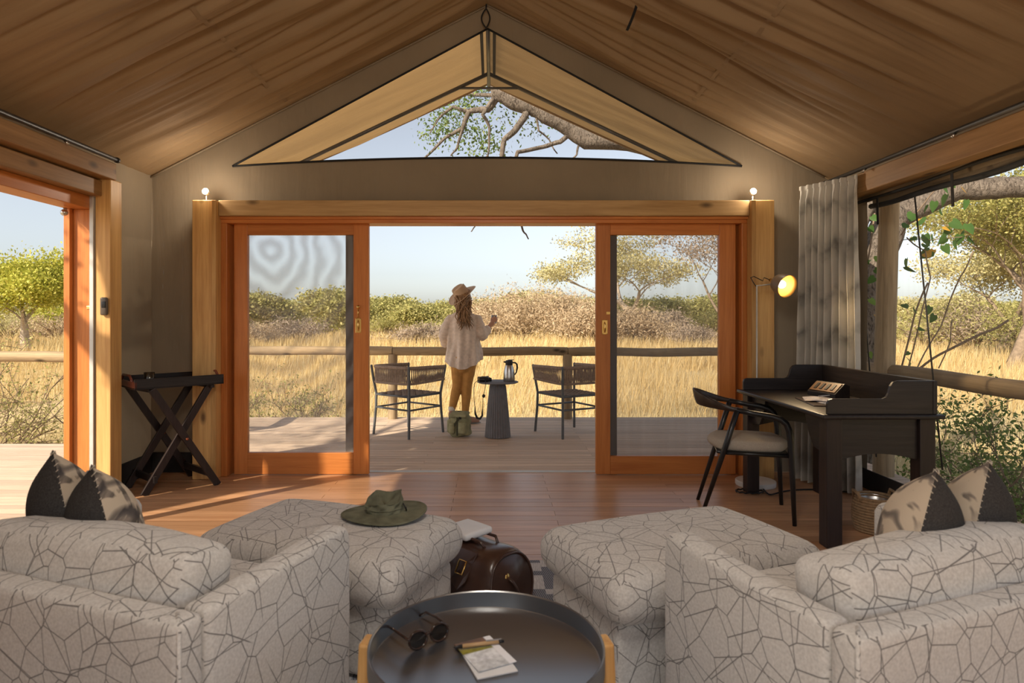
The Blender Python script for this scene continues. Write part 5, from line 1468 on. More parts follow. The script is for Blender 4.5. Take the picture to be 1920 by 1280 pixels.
# shoes and socks
for A_, nm, pts, rs_ in ((LA, 'L', [(-0.112, -0.06, 0.128), (-0.108, 0.0, 0.085), (-0.104, 0.075, 0.045), (-0.10, 0.125, 0.034)], [0.036, 0.040, 0.039, 0.030]), (RA, 'R', [(0.035, 0.0, 0.044), (0.09, 0.012, 0.050), (0.16, 0.026, 0.042), (0.205, 0.034, 0.034)], [0.040, 0.042, 0.038, 0.028])):
    MB().tube(pts, rs_, 14, ball=True).build('shoe', M['shoe'], pe, smooth=True)
    so = MB()
    if nm == 'L': so.tube([(-0.113, -0.075, 0.092), (-0.108, -0.01, 0.048), (-0.104, 0.06, 0.014), (-0.10, 0.14, 0.008)], [0.030, 0.036, 0.036, 0.022], 12, ball=True, flat=0.35)
    else: so.tube([(0.02, -0.002, 0.010), (0.09, 0.012, 0.010), (0.16, 0.026, 0.010), (0.225, 0.036, 0.010)], [0.036, 0.040, 0.038, 0.026], 12, ball=True, flat=0.24)
    so.build('shoe_sole', M['sole'], pe, smooth=True)
MB().tube([LA + Vector((0.002, 0.0, 0.045)), LA + Vector((0, -0.008, -0.005))], 0.042, 14).build('sock', M['sock'], pe, smooth=True)
MB().tube([RA + Vector((0.0, 0, 0.075)), RA + Vector((0, 0, 0.0))], 0.042, 14).build('sock', M['sock'], pe, smooth=True)
# felt hat tipped back
hx = Vector((-0.50, -0.36, 0.80)).normalized(); hq = hx.to_track_quat('Z', 'Y').to_matrix()
hc = HC + Vector((-0.005, -0.01, 0.035))
ht = MB()
def hbrim(u, v):
    a = 2 * PI * u; r_ = 0.092 + 0.090 * v
    z = 0.004 * math.sin(2 * a) * v + 0.028 * (abs(math.cos(a)) ** 2) * v * v
    return hc + hq @ Vector((r_ * math.cos(a), r_ * 1.06 * math.sin(a), z))
ht.grid(48, 6, hbrim, closed=True); ht.grid(48, 6, lambda u, v: hbrim(u, v) - hx * 0.004, closed=True)
ht.tube([hbrim(i / 48, 1.0) - hx * 0.002 for i in range(49)], 0.0035, 6, cap=False)
hat = ht.build('felt_hat', M['felt'], pe, smooth=True)
def hcr(u, v):
    a = 2 * PI * u
    if v < 0.7: k_ = v / 0.7; r_ = 0.095 - 0.014 * k_; z = 0.118 * k_
    else: k_ = (v - 0.7) / 0.3; r_ = 0.081 * math.cos(k_ * PI / 2); z = 0.118 + 0.014 * math.sin(k_ * PI / 2)
    x = r_ * math.cos(a); y = r_ * 1.08 * math.sin(a)
    z -= 0.032 * math.exp(-(x / 0.024) ** 2) * max(0.0, (v - 0.6) / 0.4)
    return hc + hq @ Vector((x, y, z))
MB().grid(48, 22, hcr, closed=True).build('hat_crown', M['felt'], hat, smooth=True)
MB().tube([hc + hq @ Vector((0.0955 * math.cos(2 * PI * i / 40), 0.1030 * math.sin(2 * PI * i / 40), 0.014)) for i in range(41)], 0.006, 6, cap=False, flat=0.5).build('hat_band', plain('brown hat band', (0.30, 0.19, 0.11), 0.8), hat, smooth=True)
# glass held in the hand
gl2 = thing('drinking_glass', 'clear drinking glass held in the person\'s right hand', 'glass', (PX + GC.x, PY + GC.y, GC.z - 0.04))
MB().lathe([(0, 0), (0.029, 0), (0.033, 0.03), (0.037, 0.105), (0.035, 0.105), (0.031, 0.03), (0.027, 0.008), (0, 0.008)], 24).build('bowl', glass('drinking glass'), gl2, smooth=True)
# ================================================================== THE BUSH OUTSIDE
rng = np.random.default_rng(4)
def P(px, py, Y):
    """a point at depth Y seen from the seat at image position px, py"""
    return Vector(((px - 923.0) * Y / FPX, Y, CAMZ - (py - 593.0) * Y / FPX))
def leaf_mesh(name, centres, spread, per, size, seed, squash=(1, 1, 1), asp=0.5):
    g = np.random.default_rng(seed)
    c = np.repeat(np.asarray(centres, dtype=np.float64), per, axis=0)
    c = c + g.normal(0, 1, c.shape) * np.asarray(squash) * spread
    n = len(c)
    a = g.normal(0, 1, (n, 3)); a /= np.linalg.norm(a, axis=1)[:, None]
    b = g.normal(0, 1, (n, 3)); b -= a * (a * b).sum(1)[:, None]; b /= np.linalg.norm(b, axis=1)[:, None]
    s = size * g.uniform(0.6, 1.3, n)[:, None]
    q = np.stack([c - a * s, c + b * s * asp, c + a * s, c - b * s * asp], axis=1)
    return np_mesh(name, q.reshape(-1, 3), 4)

def grow(seed, H, spread, tr, lean=(0, 0), levels=4, fork_h=0.35, flat=0.6, kids=(3, 4), wob=0.12, n0=6):
    """returns (MB of wood, list of leaf centres)"""
    g = random.Random(seed); wd = MB(); tips = []
    def br(p, d, L, r, lev):
        k = 5 if lev else 6; pts = [p]; rs = [r]; q = Vector(p); dd = Vector(d).normalized()
        for i in range(k):
            dd = (dd + Vector((g.gauss(0, wob), g.gauss(0, wob), g.gauss(0, wob * 0.6) + (0.04 if lev < 2 else -0.03)))).normalized()
            q = q + dd * (L / k); pts.append(q.copy()); rs.append(r * (1 - 0.45 * (i + 1) / k))
        wd.tube(pts, rs, n0 if lev < 2 else 4, cap=False)
        if lev >= levels - 2: tips.extend([pts[-1], pts[-3]] if lev >= levels - 1 else [pts[-1]])
        if lev < levels - 1:
            m = g.randint(*kids); ph = g.uniform(0, 6.28)
            for j in range(m):
                az = ph + 2 * PI * j / m + g.uniform(-0.5, 0.5)
                up = g.uniform(0.15, 0.75) * (1 - flat) + 0.12
                nd = Vector((math.cos(az), math.sin(az), up * 1.6)) * 0.8 + dd * 0.55
                src = pts[-1] if j < m - 1 else pts[-3]
                br(src, nd, L * g.uniform(0.62, 0.85) * (spread if lev == 0 else 1.0), rs[-1] * g.uniform(0.65, 0.85), lev + 1)
    br(Vector((0, 0, -0.1)), Vector((lean[0], lean[1], 1)), H * fork_h, tr, 0)
    return wd, tips
M['bark'] = plain('grey brown bark', (0.26, 0.20, 0.145), 0.95, 0.0, 0.3, scale=9, spec=0.05, bump=0.6)
M['bark_pale'] = plain('pale bark', (0.42, 0.35, 0.28), 0.95, 0.0, 0.25, scale=9, spec=0.05, bump=0.5)
M['twig'] = plain('dry twig', (0.22, 0.16, 0.11), 0.95, 0.0, 0.25, spec=0.05)
M['lf_olive'] = leafmat('olive leaves', (0.27, 0.27, 0.09, 1), (0.44, 0.41, 0.15, 1), (0.56, 0.50, 0.22, 1))
M['lf_window'] = leafmat('window tree leaves', (0.20, 0.21, 0.06, 1), (0.36, 0.35, 0.11, 1), (0.50, 0.45, 0.17, 1))
M['lf_lime'] = leafmat('lime leaves', (0.32, 0.35, 0.05, 1), (0.54, 0.53, 0.09, 1), (0.68, 0.62, 0.16, 1))
M['lf_green'] = leafmat('fresh leaves', (0.07, 0.13, 0.03, 1), (0.17, 0.26, 0.06, 1), (0.32, 0.36, 0.12, 1))
M['lf_pale'] = leafmat('haze paled leaves', (0.42, 0.38, 0.17, 1), (0.56, 0.51, 0.26, 1), (0.64, 0.57, 0.33, 1))  # paled and desaturated: distance haze is put into the leaf colour
M['lf_brown'] = leafmat('bare thorn twigs', (0.36, 0.265, 0.165, 1), (0.52, 0.40, 0.26, 1), (0.62, 0.50, 0.34, 1), trans=0.15)
M['lf_grey'] = leafmat('grey thorn twigs', (0.26, 0.20, 0.15, 1), (0.38, 0.30, 0.23, 1), (0.46, 0.37, 0.27, 1), trans=0.1)

def tree(name, label, loc, seed, H, spread, tr, mat, per, sp, size, group=None, bark='bark', **kw):
    wd, tips = grow(seed, H, spread, tr, **kw)
    z = gz(loc[0], loc[1])
    r = thing(name, label, 'tree' if 'tree' in name else 'bush', (loc[0], loc[1], z), 0, group)
    wd.build('trunk', M[bark], r, smooth=True)
    if per: link('foliage', leaf_mesh('foliage', [tuple(t_) for t_ in tips], sp, per, size, seed, (1, 1, 0.7)), M[mat], r)
    return r
# far tree line: four kinds, repeated, leaf colours paled for distance haze
protos = []
for i, (mat, H, sp) in enumerate((('lf_olive', 6.0, 1.15), ('lf_pale', 6.6, 1.25), ('lf_lime', 5.6, 1.2), ('lf_olive', 7.0, 1.1))):
    protos.append((30 + i, mat, H, sp))
KL = ['olive green', 'hazy pale', 'lime green', 'taller olive']
NTH = ['first', 'second', 'third', 'fourth', 'fifth', 'sixth', 'seventh', 'eighth', 'ninth', 'tenth', 'eleventh', 'twelfth', 'thirteenth', 'fourteenth', 'fifteenth', 'sixteenth', 'seventeenth']
first = {}
g_ = random.Random(77)
for x0, x1, st_px, where in ((-20, 150, 42, 'seen through the side doorway'), (455, 665, 34, 'behind the left screen door'), (690, 1120, 33, 'in the open front doorway'), (1150, 1350, 44, 'behind the right screen door'), (1690, 1930, 52, 'behind the net window')):
    xs_ = list(range(x0 + 12, x1, st_px))
    for i, px in enumerate(xs_):
        px += g_.uniform(-11, 11); Y = g_.uniform(66, 98)
        kd = g_.choice([0, 1, 2, 2, 3] if px < 700 else [0, 1, 1, 3])
        x = (px - 923) * Y / FPX
        lab = '%s far tree, %s from left %s' % (KL[kd], NTH[i], where)
        if kd not in first:
            sd_, mat, H, sp = protos[kd]
            o = tree('far_tree', lab, (x, Y), sd_, H, sp, 0.22, mat, 90, 0.66, 0.165, 'far tree line', 'bark_pale', fork_h=0.22, flat=0.42)
            first[kd] = o
        else:
            o = copy_tree(first[kd]); o.location = (x, Y, gz(x, Y)); o['label'] = lab
        s_ = g_.uniform(0.78, 1.08); o.scale = (s_ * 1.2, s_ * 1.2, s_); o.rotation_euler = (0, 0, g_.uniform(0, 6.28))
# the wide crowned acacia behind the right screen door, the bare tree beside it
tree('acacia_tree', 'wide crowned acacia tree with forked pale trunk behind the right screen door', (14.3, 60.0), 5, 10.5, 1.25, 0.50, 'lf_pale', 70, 0.50, 0.12, None, 'bark_pale', lean=(-0.30, 0), fork_h=0.36, flat=0.62, levels=5, kids=(3, 3))
tree('bare_tree', 'bare dry tree with drooping twigs at the right edge of the screen door', (14.6, 40.0), 9, 9.6, 1.1, 0.26, 'lf_grey', 50, 0.42, 0.08, None, 'bark', lean=(-0.10, 0), fork_h=0.34, flat=0.5, levels=5, kids=(3, 3))
tree('lime_tree', 'bright lime green tree with grey trunk seen through the side doorway', (-24.5, 33.5), 14, 6.2, 1.22, 0.30, 'lf_lime', 190, 0.48, 0.085, None, 'bark_pale', fork_h=0.30, flat=0.42, levels=5, kids=(3, 3))
tree('lime_tree', 'bright lime green tree growing farther left beyond the side doorway', (-33.0, 35.0), 15, 6.4, 1.25, 0.30, 'lf_lime', 130, 0.52, 0.10, None, 'bark_pale', fork_h=0.30, flat=0.42, levels=5, kids=(3, 3))
tree('window_tree', 'large olive green tree filling the right of the net window', (19.5, 24.0), 23, 8.2, 1.25, 0.30, 'lf_window', 130, 0.46, 0.06, None, 'bark', fork_h=0.30, flat=0.35, levels=5, kids=(3, 4))
tree('window_tree', 'yellowish olive tree behind the large one in the net window', (27.0, 34.0), 24, 8.6, 1.25, 0.30, 'lf_pale', 110, 0.52, 0.085, None, 'bark', fork_h=0.26, flat=0.35, levels=5, kids=(3, 3))

# thorn scrub mounds
def scrub(name, label, px, Y, w, h, mat, seed, group, n=2600, size=0.16):
    g = np.random.default_rng(seed); x = (px - 923) * Y / FPX; z = gz(x, Y)
    r = thing(name, label, 'bush', (x, Y, z), 0, group)
    wd = MB(); rr = random.Random(seed); cs = []
    for i in range(26):
        a = rr.uniform(0, 6.28); q = rr.uniform(0.2, 0.95)
        e = Vector((math.cos(a) * w / 2 * q, math.sin(a) * w / 2 * q * 0.8, h * (1 - 0.65 * q * q) * rr.uniform(0.75, 1.0)))
        m_ = e * 0.5 + Vector((0, 0, h * 0.12))
        wd.tube([(0, 0, 0), m_, e], [0.05, 0.035, 0.012], 4, cap=False); cs += [tuple(e), tuple(m_.lerp(e, 0.5)), tuple(m_)]
    wd.build('stems', M['twig'], r, smooth=True)
    link('twigs', leaf_mesh('twigs', cs, h * 0.15, max(1, n // len(cs)), size, seed, (1.2, 1.0, 0.8), 0.22), M[mat], r)
    return r
SB = [(985, 52, 9.0, 4.2, 'lf_brown'), (1065, 50, 8.0, 3.8, 'lf_brown'), (925, 56, 6.5, 3.9, 'lf_brown'), (1110, 47, 6.0, 3.0, 'lf_brown'), (1190, 46, 6.5, 2.6, 'lf_brown'), (1245, 50, 5.0, 2.3, 'lf_grey')]
SL_ = ['tallest brown thorn thicket right of the felt hat', 'brown thorn thicket in the middle of the right half of the doorway', 'brown thorn thicket directly behind the felt hat', 'brown thorn thicket beside the edge of the right screen door', 'brown thorn thicket under the acacia behind the right screen', 'low grey thorn bush right of the acacia trunk']
for i, (px, Y, w, h, mt) in enumerate(SB): scrub('thorn_thicket', SL_[i], px, Y, w, h, mt, 100 + i, 'thorn scrub', 11000, 0.13)
SB = [(790, 44, 6.5, 1.5, 'lf_grey'), (560, 48, 7.0, 2.0, 'lf_grey'), (470, 44, 4.5, 1.6, 'lf_brown'), (840, 60, 7, 1.7, 'lf_olive'), (720, 66, 8, 2.0, 'lf_olive'), (620, 70, 8, 1.9, 'lf_lime'), (1300, 42, 4, 1.4, 'lf_grey'), (1330, 60, 6, 2.6, 'lf_olive'), (1730, 38, 8, 3.0, 'lf_olive'), (1830, 36, 8, 2.8, 'lf_grey'), (1920, 34, 8, 2.6, 'lf_olive'), (20, 50, 9, 2.4, 'lf_pale'), (110, 48, 9, 2.2, 'lf_brown'), (1640, 44, 7, 2.6, 'lf_olive')]
SL_ = ['low grey scrub left of the person\'s shoulder', 'grey scrub in the middle of the left screen door', 'small brown scrub at the left edge of the left screen door', 'olive scrub behind the person\'s hat brim on the left', 'olive scrub at the left of the open doorway', 'lime scrub behind the left screen door', 'small grey scrub low behind the right screen door', 'olive scrub under the bare tree', 'dark olive scrub beside the round pole in the net window', 'grey scrub under the large window tree', 'olive scrub at the right edge of the net window', 'pale scrub at the left edge of the side doorway', 'brown scrub beneath the lime tree in the side doorway', 'olive scrub behind the thick trunk outside']
for i, (px, Y, w, h, mt) in enumerate(SB): scrub('low_scrub', SL_[i], px, Y, w, h, mt, 200 + i, 'low scrub in the grass', 4500, 0.11)

# ---- grass
def blades(n, y0, y1, h, w, seed, spreadx=0.92, left=None, pw=1.0):
    g = np.random.default_rng(seed)
    y = y0 + (y1 - y0) * g.random(n) ** pw
    x = (g.random(n) * 2 - 1) * (y * spreadx + 3.0)
    if left is not None:
        x = left[0] + (left[1] - left[0]) * g.random(n); y = y0 + (y1 - y0) * g.random(n)
    # clumps
    cl_ = np.array([mnoise.noise(Vector((a * 0.35, b * 0.35, 3.0))) for a, b in zip(x[::1], y[::1])])
    hh = h * g.uniform(0.45, 1.15, n) * (0.75 + 0.7 * np.clip(cl_ + 0.2, 0, 1))
    keep = cl_ > -0.45
    out = (x > -3.8) & (x < 3.45) & (y < 8.45) | (x > -7.3) & (x <= -3.0) & (y < 6.75)
    keep &= ~out
    x, y, hh = x[keep], y[keep], hh[keep]; m = len(x)
    z = np.array([gz(a, b) for a, b in zip(x, y)])
    az = g.uniform(0, 6.28, m); wx, wy = np.cos(az) * w / 2, np.sin(az) * w / 2
    lx, ly = g.normal(0.10, 0.22, m) * hh, g.normal(0, 0.22, m) * hh
    p0 = np.stack([x - wx, y - wy, z], 1); p1 = np.stack([x + wx, y + wy, z], 1); p2 = np.stack([x + lx, y + ly, z + hh], 1)
    return np.stack([p0, p1, p2], 1).reshape(-1, 3)
M['grass'] = leafmat('dry golden grass', (0.50, 0.35, 0.14, 1), (0.70, 0.53, 0.26, 1), (0.78, 0.66, 0.40, 1), trans=0.35, rough=0.7)
M['straw'] = leafmat('pale short straw', (0.50, 0.40, 0.20, 1), (0.66, 0.55, 0.31, 1), (0.72, 0.64, 0.42, 1), trans=0.3, rough=0.8)
def stuff(nm, lab, arr, mat):
    o = link(nm, np_mesh(nm, arr, 3), M[mat]); tag(o, lab, 'grass', None, 'stuff')
stuff('grass', 'tall dry golden grass covering the savanna', np.concatenate([blades(36000, 13, 26, 0.62, 0.016, 1), blades(42000, 24, 48, 0.85, 0.035, 2), blades(38000, 44, 110, 0.9, 0.09, 3)]), 'grass')
stuff('straw', 'short pale straw in front of the deck railing', np.concatenate([blades(30000, 8.4, 15, 0.26, 0.010, 4), blades(9000, 6.8, 14, 0.30, 0.010, 5, left=(-16, -3.4)), blades(9000, 1.0, 12, 0.34, 0.010, 6, left=(3.6, 12))]), 'straw')

# ---- the big tree beside the deck, its limbs reaching over the roof
bt = thing('shade_tree', 'big rough barked tree leaning over the deck outside the net window', 'tree', (4.05, 7.4, -0.72))
O_ = Vector((4.05, 7.4, -0.72))
t = NT('rough grey bark'); v = t.coord()
n1 = t.noise(v, 6.0, 8.0, 0.72, 1.0); n2 = t.noise(t.coord((14, 14, 5)), 1.5, 5.0, 0.65, 2.0)
b = t.bsdf(t.mix(t.ramp(n2, [(0.36, (1, 1, 1, 1)), (0.50, (0, 0, 0, 1))]), t.ramp(n1, [(0.32, (0.22, 0.18, 0.145, 1)), (0.68, (0.40, 0.335, 0.275, 1))]), (0.10, 0.08, 0.065, 1)), 0.95, 0, 0.05)
t.bump(b, t.math('ADD', n2, n1), 1.0, 0.06); M['bark_big'] = t.end(b)
def wpath(pts, n=6, w_=0.03, seed=1):
    out = []
    for i in range(len(pts) - 1):
        for j in range(n):
            u = j / n; p = Vector(pts[i]).lerp(Vector(pts[i + 1]), u)
            out.append(p + Vector((mnoise.noise(Vector((i + u, seed, 0))), mnoise.noise(Vector((i + u, seed, 4))), mnoise.noise(Vector((i + u, seed, 8))))) * w_)
    out.append(Vector(pts[-1])); return out
def limb_(pts, r0, r1, name='limb', n=12, w_=0.05, seed=1, mat='bark_big'):
    q = [p - O_ for p in wpath(pts, 6, w_, seed)]
    m = len(q); rs = [(r0 + (r1 - r0) * i / (m - 1)) * (1 + 0.10 * mnoise.noise(Vector((i * 0.7, seed, 2)))) for i in range(m)]
    return MB().tube(q, rs, n).build(name, M[mat], bt, smooth=True)
trk = limb_([Vector((3.95, 7.3, -0.85)), P(1612, 760, 7.2), P(1622, 600, 7.2), P(1640, 480, 7.2), P(1672, 400, 7.3)], 0.26, 0.175, 'trunk', 16, 0.06, 3)
limb_([P(1665, 420, 7.3), P(1725, 385, 7.3), P(1800, 352, 7.2), P(1870, 352, 7.1), P(1990, 350, 7.0)], 0.15, 0.11, 'limb', 12, 0.03, 4)
limb_([P(1650, 430, 7.3), P(1690, 372, 7.4), P(1740, 320, 7.6), P(1900, 280, 7.8), P(2050, 200, 8)], 0.13, 0.08, 'limb', 12, 0.04, 5)
limb_([P(1606, 640, 7.15), P(1600, 500, 7.1), P(1612, 420, 7.05), P(1650, 330, 7.0)], 0.11, 0.07, 'limb', 10, 0.04, 6)
# the limb seen through the gable net
GY = 8.5
limb_([P(1668, 400, 7.3), Vector((3.7, 7.9, 3.0)), Vector((2.7, 8.4, 3.42)), P(1180, 264, GY), P(1100, 262, GY), P(1052, 228, GY), P(1010, 205, GY), P(962, 190, GY), P(935, 172, GY), P(925, 130, GY)], 0.15, 0.10, 'limb', 12, 0.02, 7)
def tw(pts, r0, r1, seed, Y=GY): return limb_([P(a, b, Y + c) for a, b, c in pts], r0, r1, 'branch', 7, 0.035, seed)
tw([(935, 180, 0), (915, 205, 0.1), (880, 208, 0.2), (868, 240, 0.2), (835, 258, 0.3), (795, 297, 0.4)], 0.055, 0.014, 11)
tw([(880, 208, 0.2), (850, 200, 0.2), (820, 225, 0.3), (806, 250, 0.3)], 0.03, 0.008, 12)
tw([(990, 204, 0), (965, 245, -0.1), (945, 262, -0.1), (940, 300, -0.1)], 0.050, 0.030, 13)
tw([(1075, 245, 0), (1050, 266, 0), (1020, 275, 0), (970, 285, -0.2), (962, 300, -0.2)], 0.035, 0.022, 14)
tw([(925, 185, 0), (905, 215, -0.1), (918, 240, 0), (915, 290, 0)], 0.032, 0.012, 15)
tw([(1000, 206, 0), (1010, 245, 0), (1030, 262, 0.1), (1045, 288, 0.1)], 0.016, 0.008, 16)
tw([(1092, 255, 0), (1082, 285, 0), (1072, 298, 0)], 0.018, 0.010, 17)
tw([(1155, 270, 0), (1170, 275, 0), (1185, 273, 0)], 0.014, 0.006, 18)
tw([(868, 240, 0.2), (858, 275, 0.2), (845, 292, 0.2)], 0.022, 0.010, 19)
tw([(940, 180, 0), (870, 175, 0.5), (850, 190, 0.5), (815, 205, 0.6)], 0.03, 0.010, 20)
tw([(888, 350, 0.1), (885, 400, 0.1), (890, 425, 0.1), (883, 434, 0.1)], 0.014, 0.007, 21)
tw([(940, 300, -0.1), (972, 380, 0), (977, 420, 0), (984, 437, 0), (991, 448, 0)], 0.022, 0.008, 22)
tw([(915, 290, 0), (900, 320, 0.05), (888, 350, 0.1)], 0.014, 0.012, 23)
cs = [tuple(P(a, b, GY + 0.3 + 0.3 * g_.random()) - O_) for a, b in ((835, 190), (822, 215), (815, 240), (850, 215), (870, 185), (900, 180), (890, 200), (840, 235), (812, 262), (860, 255), (880, 262), (905, 270), (925, 260), (930, 285), (900, 250), (860, 230), (950, 215), (880, 172), (920, 165), (1000, 240), (1040, 205), (1080, 220), (1110, 240))]
link('foliage', leaf_mesh('foliage', cs, 0.12, 90, 0.028, 9), M['lf_green'], bt)
cs = [tuple(Vector((x, y, z)) - O_) for x, y, z in ((5.5, 7.6, 4.4), (6.3, 7.8, 4.9), (4.6, 8.0, 4.8), (3.6, 8.6, 5.0), (6.9, 7.3, 4.2), (5.2, 8.6, 5.3), (2.6, 9.0, 5.2), (1.4, 9.2, 5.3), (7.5, 8, 5))]
link('foliage', leaf_mesh('foliage', cs, 0.5, 160, 0.045, 19), M['lf_green'], bt)
limb_([P(925, 130, GY), Vector((0.6, 8.8, 5.2)), Vector((2.0, 9.1, 5.5)), Vector((3.6, 8.6, 5.2))], 0.09, 0.03, 'branch', 8, 0.1, 31)
limb_([P(1740, 320, 7.6), Vector((5.2, 8.4, 4.6)), Vector((5.2, 8.6, 5.4))], 0.08, 0.03, 'branch', 8, 0.1, 32)

# ---- climbing vine with broad leaves outside the net window
vn = thing('climbing_vine', 'climbing vine with broad heart-shaped leaves outside the net window', 'vine', (3.6, 6.0, -0.7))
VO = Vector((3.6, 6.0, -0.7))
hl = [(0, 0), (0.30, -0.12), (0.50, 0.10), (0.46, 0.42), (0.24, 0.78), (0, 1.08), (-0.24, 0.78), (-0.46, 0.42), (-0.50, 0.10), (-0.30, -0.12)]
lm = {}
for nm_, c1 in (('g', (0.06, 0.125, 0.03, 1)), ('y', (0.48, 0.27, 0.04, 1)), ('l', (0.15, 0.24, 0.05, 1))):
    mat_ = leafmat('vine leaf ' + nm_, c1, tuple(min(1, q * 1.4) for q in c1[:3]) + (1,), None, 0.35, 0.45)
    mb = MB(); mb.add([(0, 0.3, -0.05)] + [(x, y, 0.12 * abs(x) + 0.10 * (y - 0.3) ** 2 * -1) for x, y in hl], [(0, i + 1, (i + 1) % 10 + 1) for i in range(10)])
    mm = mb.mesh('leaf', True); mm.materials.append(mat_); lm[nm_] = mm
gv = random.Random(3)
def vleaf(px, py, Y, s_=0.092, c_='g'):
    o = bpy.data.objects.new('leaf', lm[c_]); COL.objects.link(o); o.parent = vn
    o.location = P(px, py, Y) - VO; k_ = s_ * gv.uniform(0.75, 1.2); o.scale = (k_ * gv.uniform(0.7, 1.0), k_, k_)
    o.rotation_euler = (R(gv.uniform(-150, -50)), R(gv.uniform(-50, 50)), R(gv.uniform(-85, 85)))
def stem(pts, r=0.006):
    MB().tube([p - VO for p in wpath(pts, 5, 0.02, len(pts))], r, 5).build('stem', M['twig'], vn, smooth=True)
for a, b in ((1772, 350), (1783, 340), (1775, 365), (1740, 385), (1752, 378), (1762, 392), (1712, 400), (1725, 412), (1735, 440), (1748, 440), (1775, 445), (1782, 430), (1800, 440), (1808, 435), (1815, 445), (1735, 458), (1745, 470), (1710, 445), (1700, 420), (1815, 420), (1790, 450), (1770, 460), (1785, 415), (1812, 375), (1700, 485), (1697, 500)): vleaf(a, b, 5.9)
for a, b in ((1726, 410), (1740, 470), (1750, 468), (1733, 475), (1803, 350), (1770, 425)): vleaf(a, b, 5.9, 0.07, 'y')
for a, b in ((1635, 405), (1630, 425), (1610, 440), (1605, 480), (1618, 485), (1632, 488), (1620, 505), (1612, 520), (1625, 530), (1640, 520), (1605, 545), (1615, 560), (1612, 590), (1620, 600), (1605, 620), (1632, 560), (1640, 505), (1650, 590), (1655, 650), (1640, 690), (1630, 660), (1620, 520), (1645, 480), (1608, 505)): vleaf(a, b, 6.5, 0.085, 'l' if (a + b) % 3 else 'g')
for a, b in ((1695, 570), (1712, 575), (1728, 590), (1745, 575), (1722, 615), (1705, 660), (1700, 670), (1752, 590)): vleaf(a, b, 5.6, 0.07, 'g')
for a, b in ((1648, 560), (1645, 580), (1640, 590)): vleaf(a, b, 6.5, 0.07, 'y')
stem([P(1700, 700, 5.7), P(1725, 600, 5.7), P(1745, 520, 5.8), P(1735, 470, 5.9), P(1700, 445, 5.9)])
stem([P(1690, 450, 5.9), P(1745, 450, 5.9), P(1790, 445, 5.9), P(1815, 440, 5.9)], 0.004)
stem([P(1690, 440, 5.9), P(1730, 385, 5.9), P(1760, 350, 5.9), P(1775, 330, 5.9)], 0.006)
stem([P(1620, 700, 6.5), P(1612, 600, 6.5), P(1625, 500, 6.5), P(1640, 400, 6.6)], 0.009)
stem([P(1725, 690, 5.5), P(1790, 650, 5.5), P(1850, 622, 5.5), P(1890, 600, 5.5)], 0.010)
stem([P(1715, 700, 5.5), P(1765, 610, 5.6), P(1800, 520, 5.7), P(1825, 470, 5.7)], 0.006)
stem([P(1760, 690, 5.5), P(1782, 640, 5.6), P(1785, 600, 5.7)], 0.005)
stem([P(1690, 690, 5.6), P(1715, 590, 5.6), P(1740, 530, 5.6)], 0.008)

# ---- twiggy bushes close to the deck
def twiggy(name, label, base, seed, n, reach, up, mat, per, size, lsp=0.05, group='twiggy bushes by the deck', r0=0.012, bark='twig', dirs=None, cut=None):
    g = random.Random(seed); wd = MB(); cs = []
    r = thing(name, label, 'bush', base, 0, group); b_ = Vector(base)
    def go(p, d, L, r_, lev):
        q = Vector(p); pts = [q.copy()]; dd = Vector(d).normalized()
        for i in range(5):
            dd = (dd + Vector((g.gauss(0, 0.22), g.gauss(0, 0.22), g.gauss(0, 0.18)))).normalized(); q = q + dd * L / 5
            if cut and not cut(q + b_): break
            pts.append(q.copy())
            if lev >= 1: cs.append(tuple(q))
        if len(pts) < 3: return
        wd.tube(pts, [r_ * (1 - 0.6 * i / (len(pts) - 1)) for i in range(len(pts))], 4, cap=False)
        if lev < 3:
            for j in range(3 if lev < 2 else 2):
                k_ = g.randint(1, len(pts) - 1)
                go(pts[k_], dd + Vector((g.gauss(0, 0.8), g.gauss(0, 0.8), g.gauss(0.05, 0.6))), L * g.uniform(0.5, 0.75), r_ * 0.55, lev + 1)
    for i in range(n):
        a = g.uniform(0, 6.28) if dirs is None else g.uniform(*dirs)
        go((g.gauss(0, 0.12), g.gauss(0, 0.12), 0), (math.cos(a) * reach, math.sin(a) * reach, up * g.uniform(0.6, 1.2)), g.uniform(0.7, 1.15) * reach, r0, 0)
    wd.build('twigs', M[bark], r, smooth=True)
    if per and cs: link('leaves', leaf_mesh('leaves', cs, lsp, per, size, seed), M[mat], r)
out_r = lambda q: q.x > 3.48 and q.z < 0.75
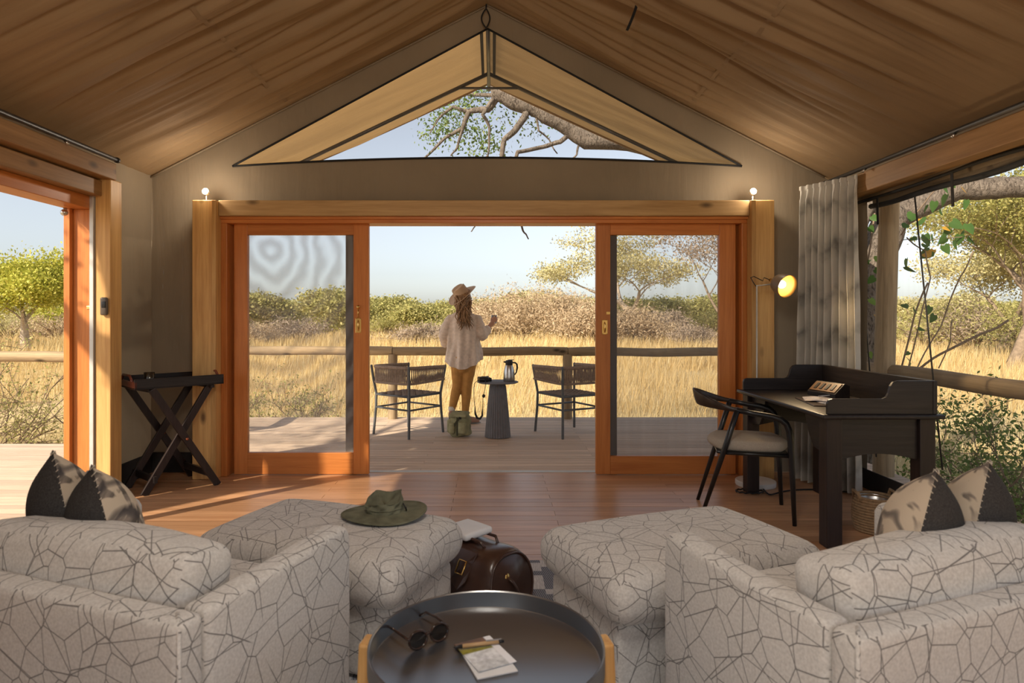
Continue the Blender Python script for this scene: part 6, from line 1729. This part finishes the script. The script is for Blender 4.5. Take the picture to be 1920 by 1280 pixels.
for i, (x, y, lab) in enumerate(((4.0, 4.3, 'leafy green bush below the side rail, nearest the window edge'), (4.4, 5.1, 'leafy green bush below the side rail, behind the desk end'), (4.3, 6.0, 'leafy green bush at the foot of the round pole outside'), (5.0, 4.6, 'leafy green bush farther out beyond the side rail'), (4.7, 3.9, 'leafy green bush at the right edge of the net window'))):
    twiggy('leafy_bush', lab, (x, y, -0.72), 300 + i, 9, 1.0, 1.0, 'lf_green', 2, 0.024, 0.05, 'leafy bushes beside the deck', cut=out_r)
out_l = lambda q: q.y > 6.8
for i, (x, y, lab) in enumerate(((-6.3, 8.2, 'dry thorny bush close behind the left rail, rightmost'), (-7.4, 8.4, 'dry thorny bush behind the left rail, leftmost'), (-7.0, 9.3, 'dry thorny bush a little farther behind the left rail'))):
    twiggy('thorny_bush', lab, (x, y, -0.72), 320 + i, 10, 1.35, 1.3, 'lf_olive', 1, 0.024, 0.03, 'dry thorny bushes', 0.013, cut=out_l)
for i, (x, y, lab) in enumerate(((-2.75, 9.6, 'twiggy bush behind the rail in the left screen door'), (-3.6, 10.2, 'sparse twiggy bush at the left edge of the left screen door'))):
    twiggy('twiggy_bush', lab, (x, y, -0.72), 340 + i, 8, 0.9, 1.25, 'lf_olive', 1, 0.024, 0.04, cut=lambda q: q.y > 8.5)

# ---- added out-of-view tree, placed to shade most of the side doorway
sh2 = thing('added_shading_tree', 'added unseen shading tree beside the left deck outside the doorway', 'tree', (-5.15, 1.75, -0.72))
MB().tube([(0, 0, 0), (0.02, 0.02, 1.5), (-0.05, 0.0, 3.2), (-0.3, -0.2, 5.0)], [0.26, 0.23, 0.21, 0.14], 14).build('trunk', M['bark_big'], sh2, smooth=True)
for a in range(6):
    d_ = Vector((math.cos(a * 1.05), math.sin(a * 1.05), 0.7))
    MB().tube([Vector((-0.15, -0.1, 3.6 + 0.2 * a)), Vector((-0.2, -0.1, 3.7 + 0.2 * a)) + d_ * 0.9, Vector((-0.2, -0.1, 3.9 + 0.2 * a)) + d_ * 1.9], [0.09, 0.06, 0.02], 8).build('branch', M['bark_big'], sh2, smooth=True)
g2 = random.Random(8)
link('foliage', leaf_mesh('foliage', [(math.cos(a * 1.05) * q + g2.gauss(0, 0.3), math.sin(a * 1.05) * q + g2.gauss(0, 0.3), 4.2 + 0.2 * a + 0.5 * q) for a in range(6) for q in (0.8, 1.3, 1.8, 2.2)], 0.35, 60, 0.05, 5), M['lf_green'], sh2)
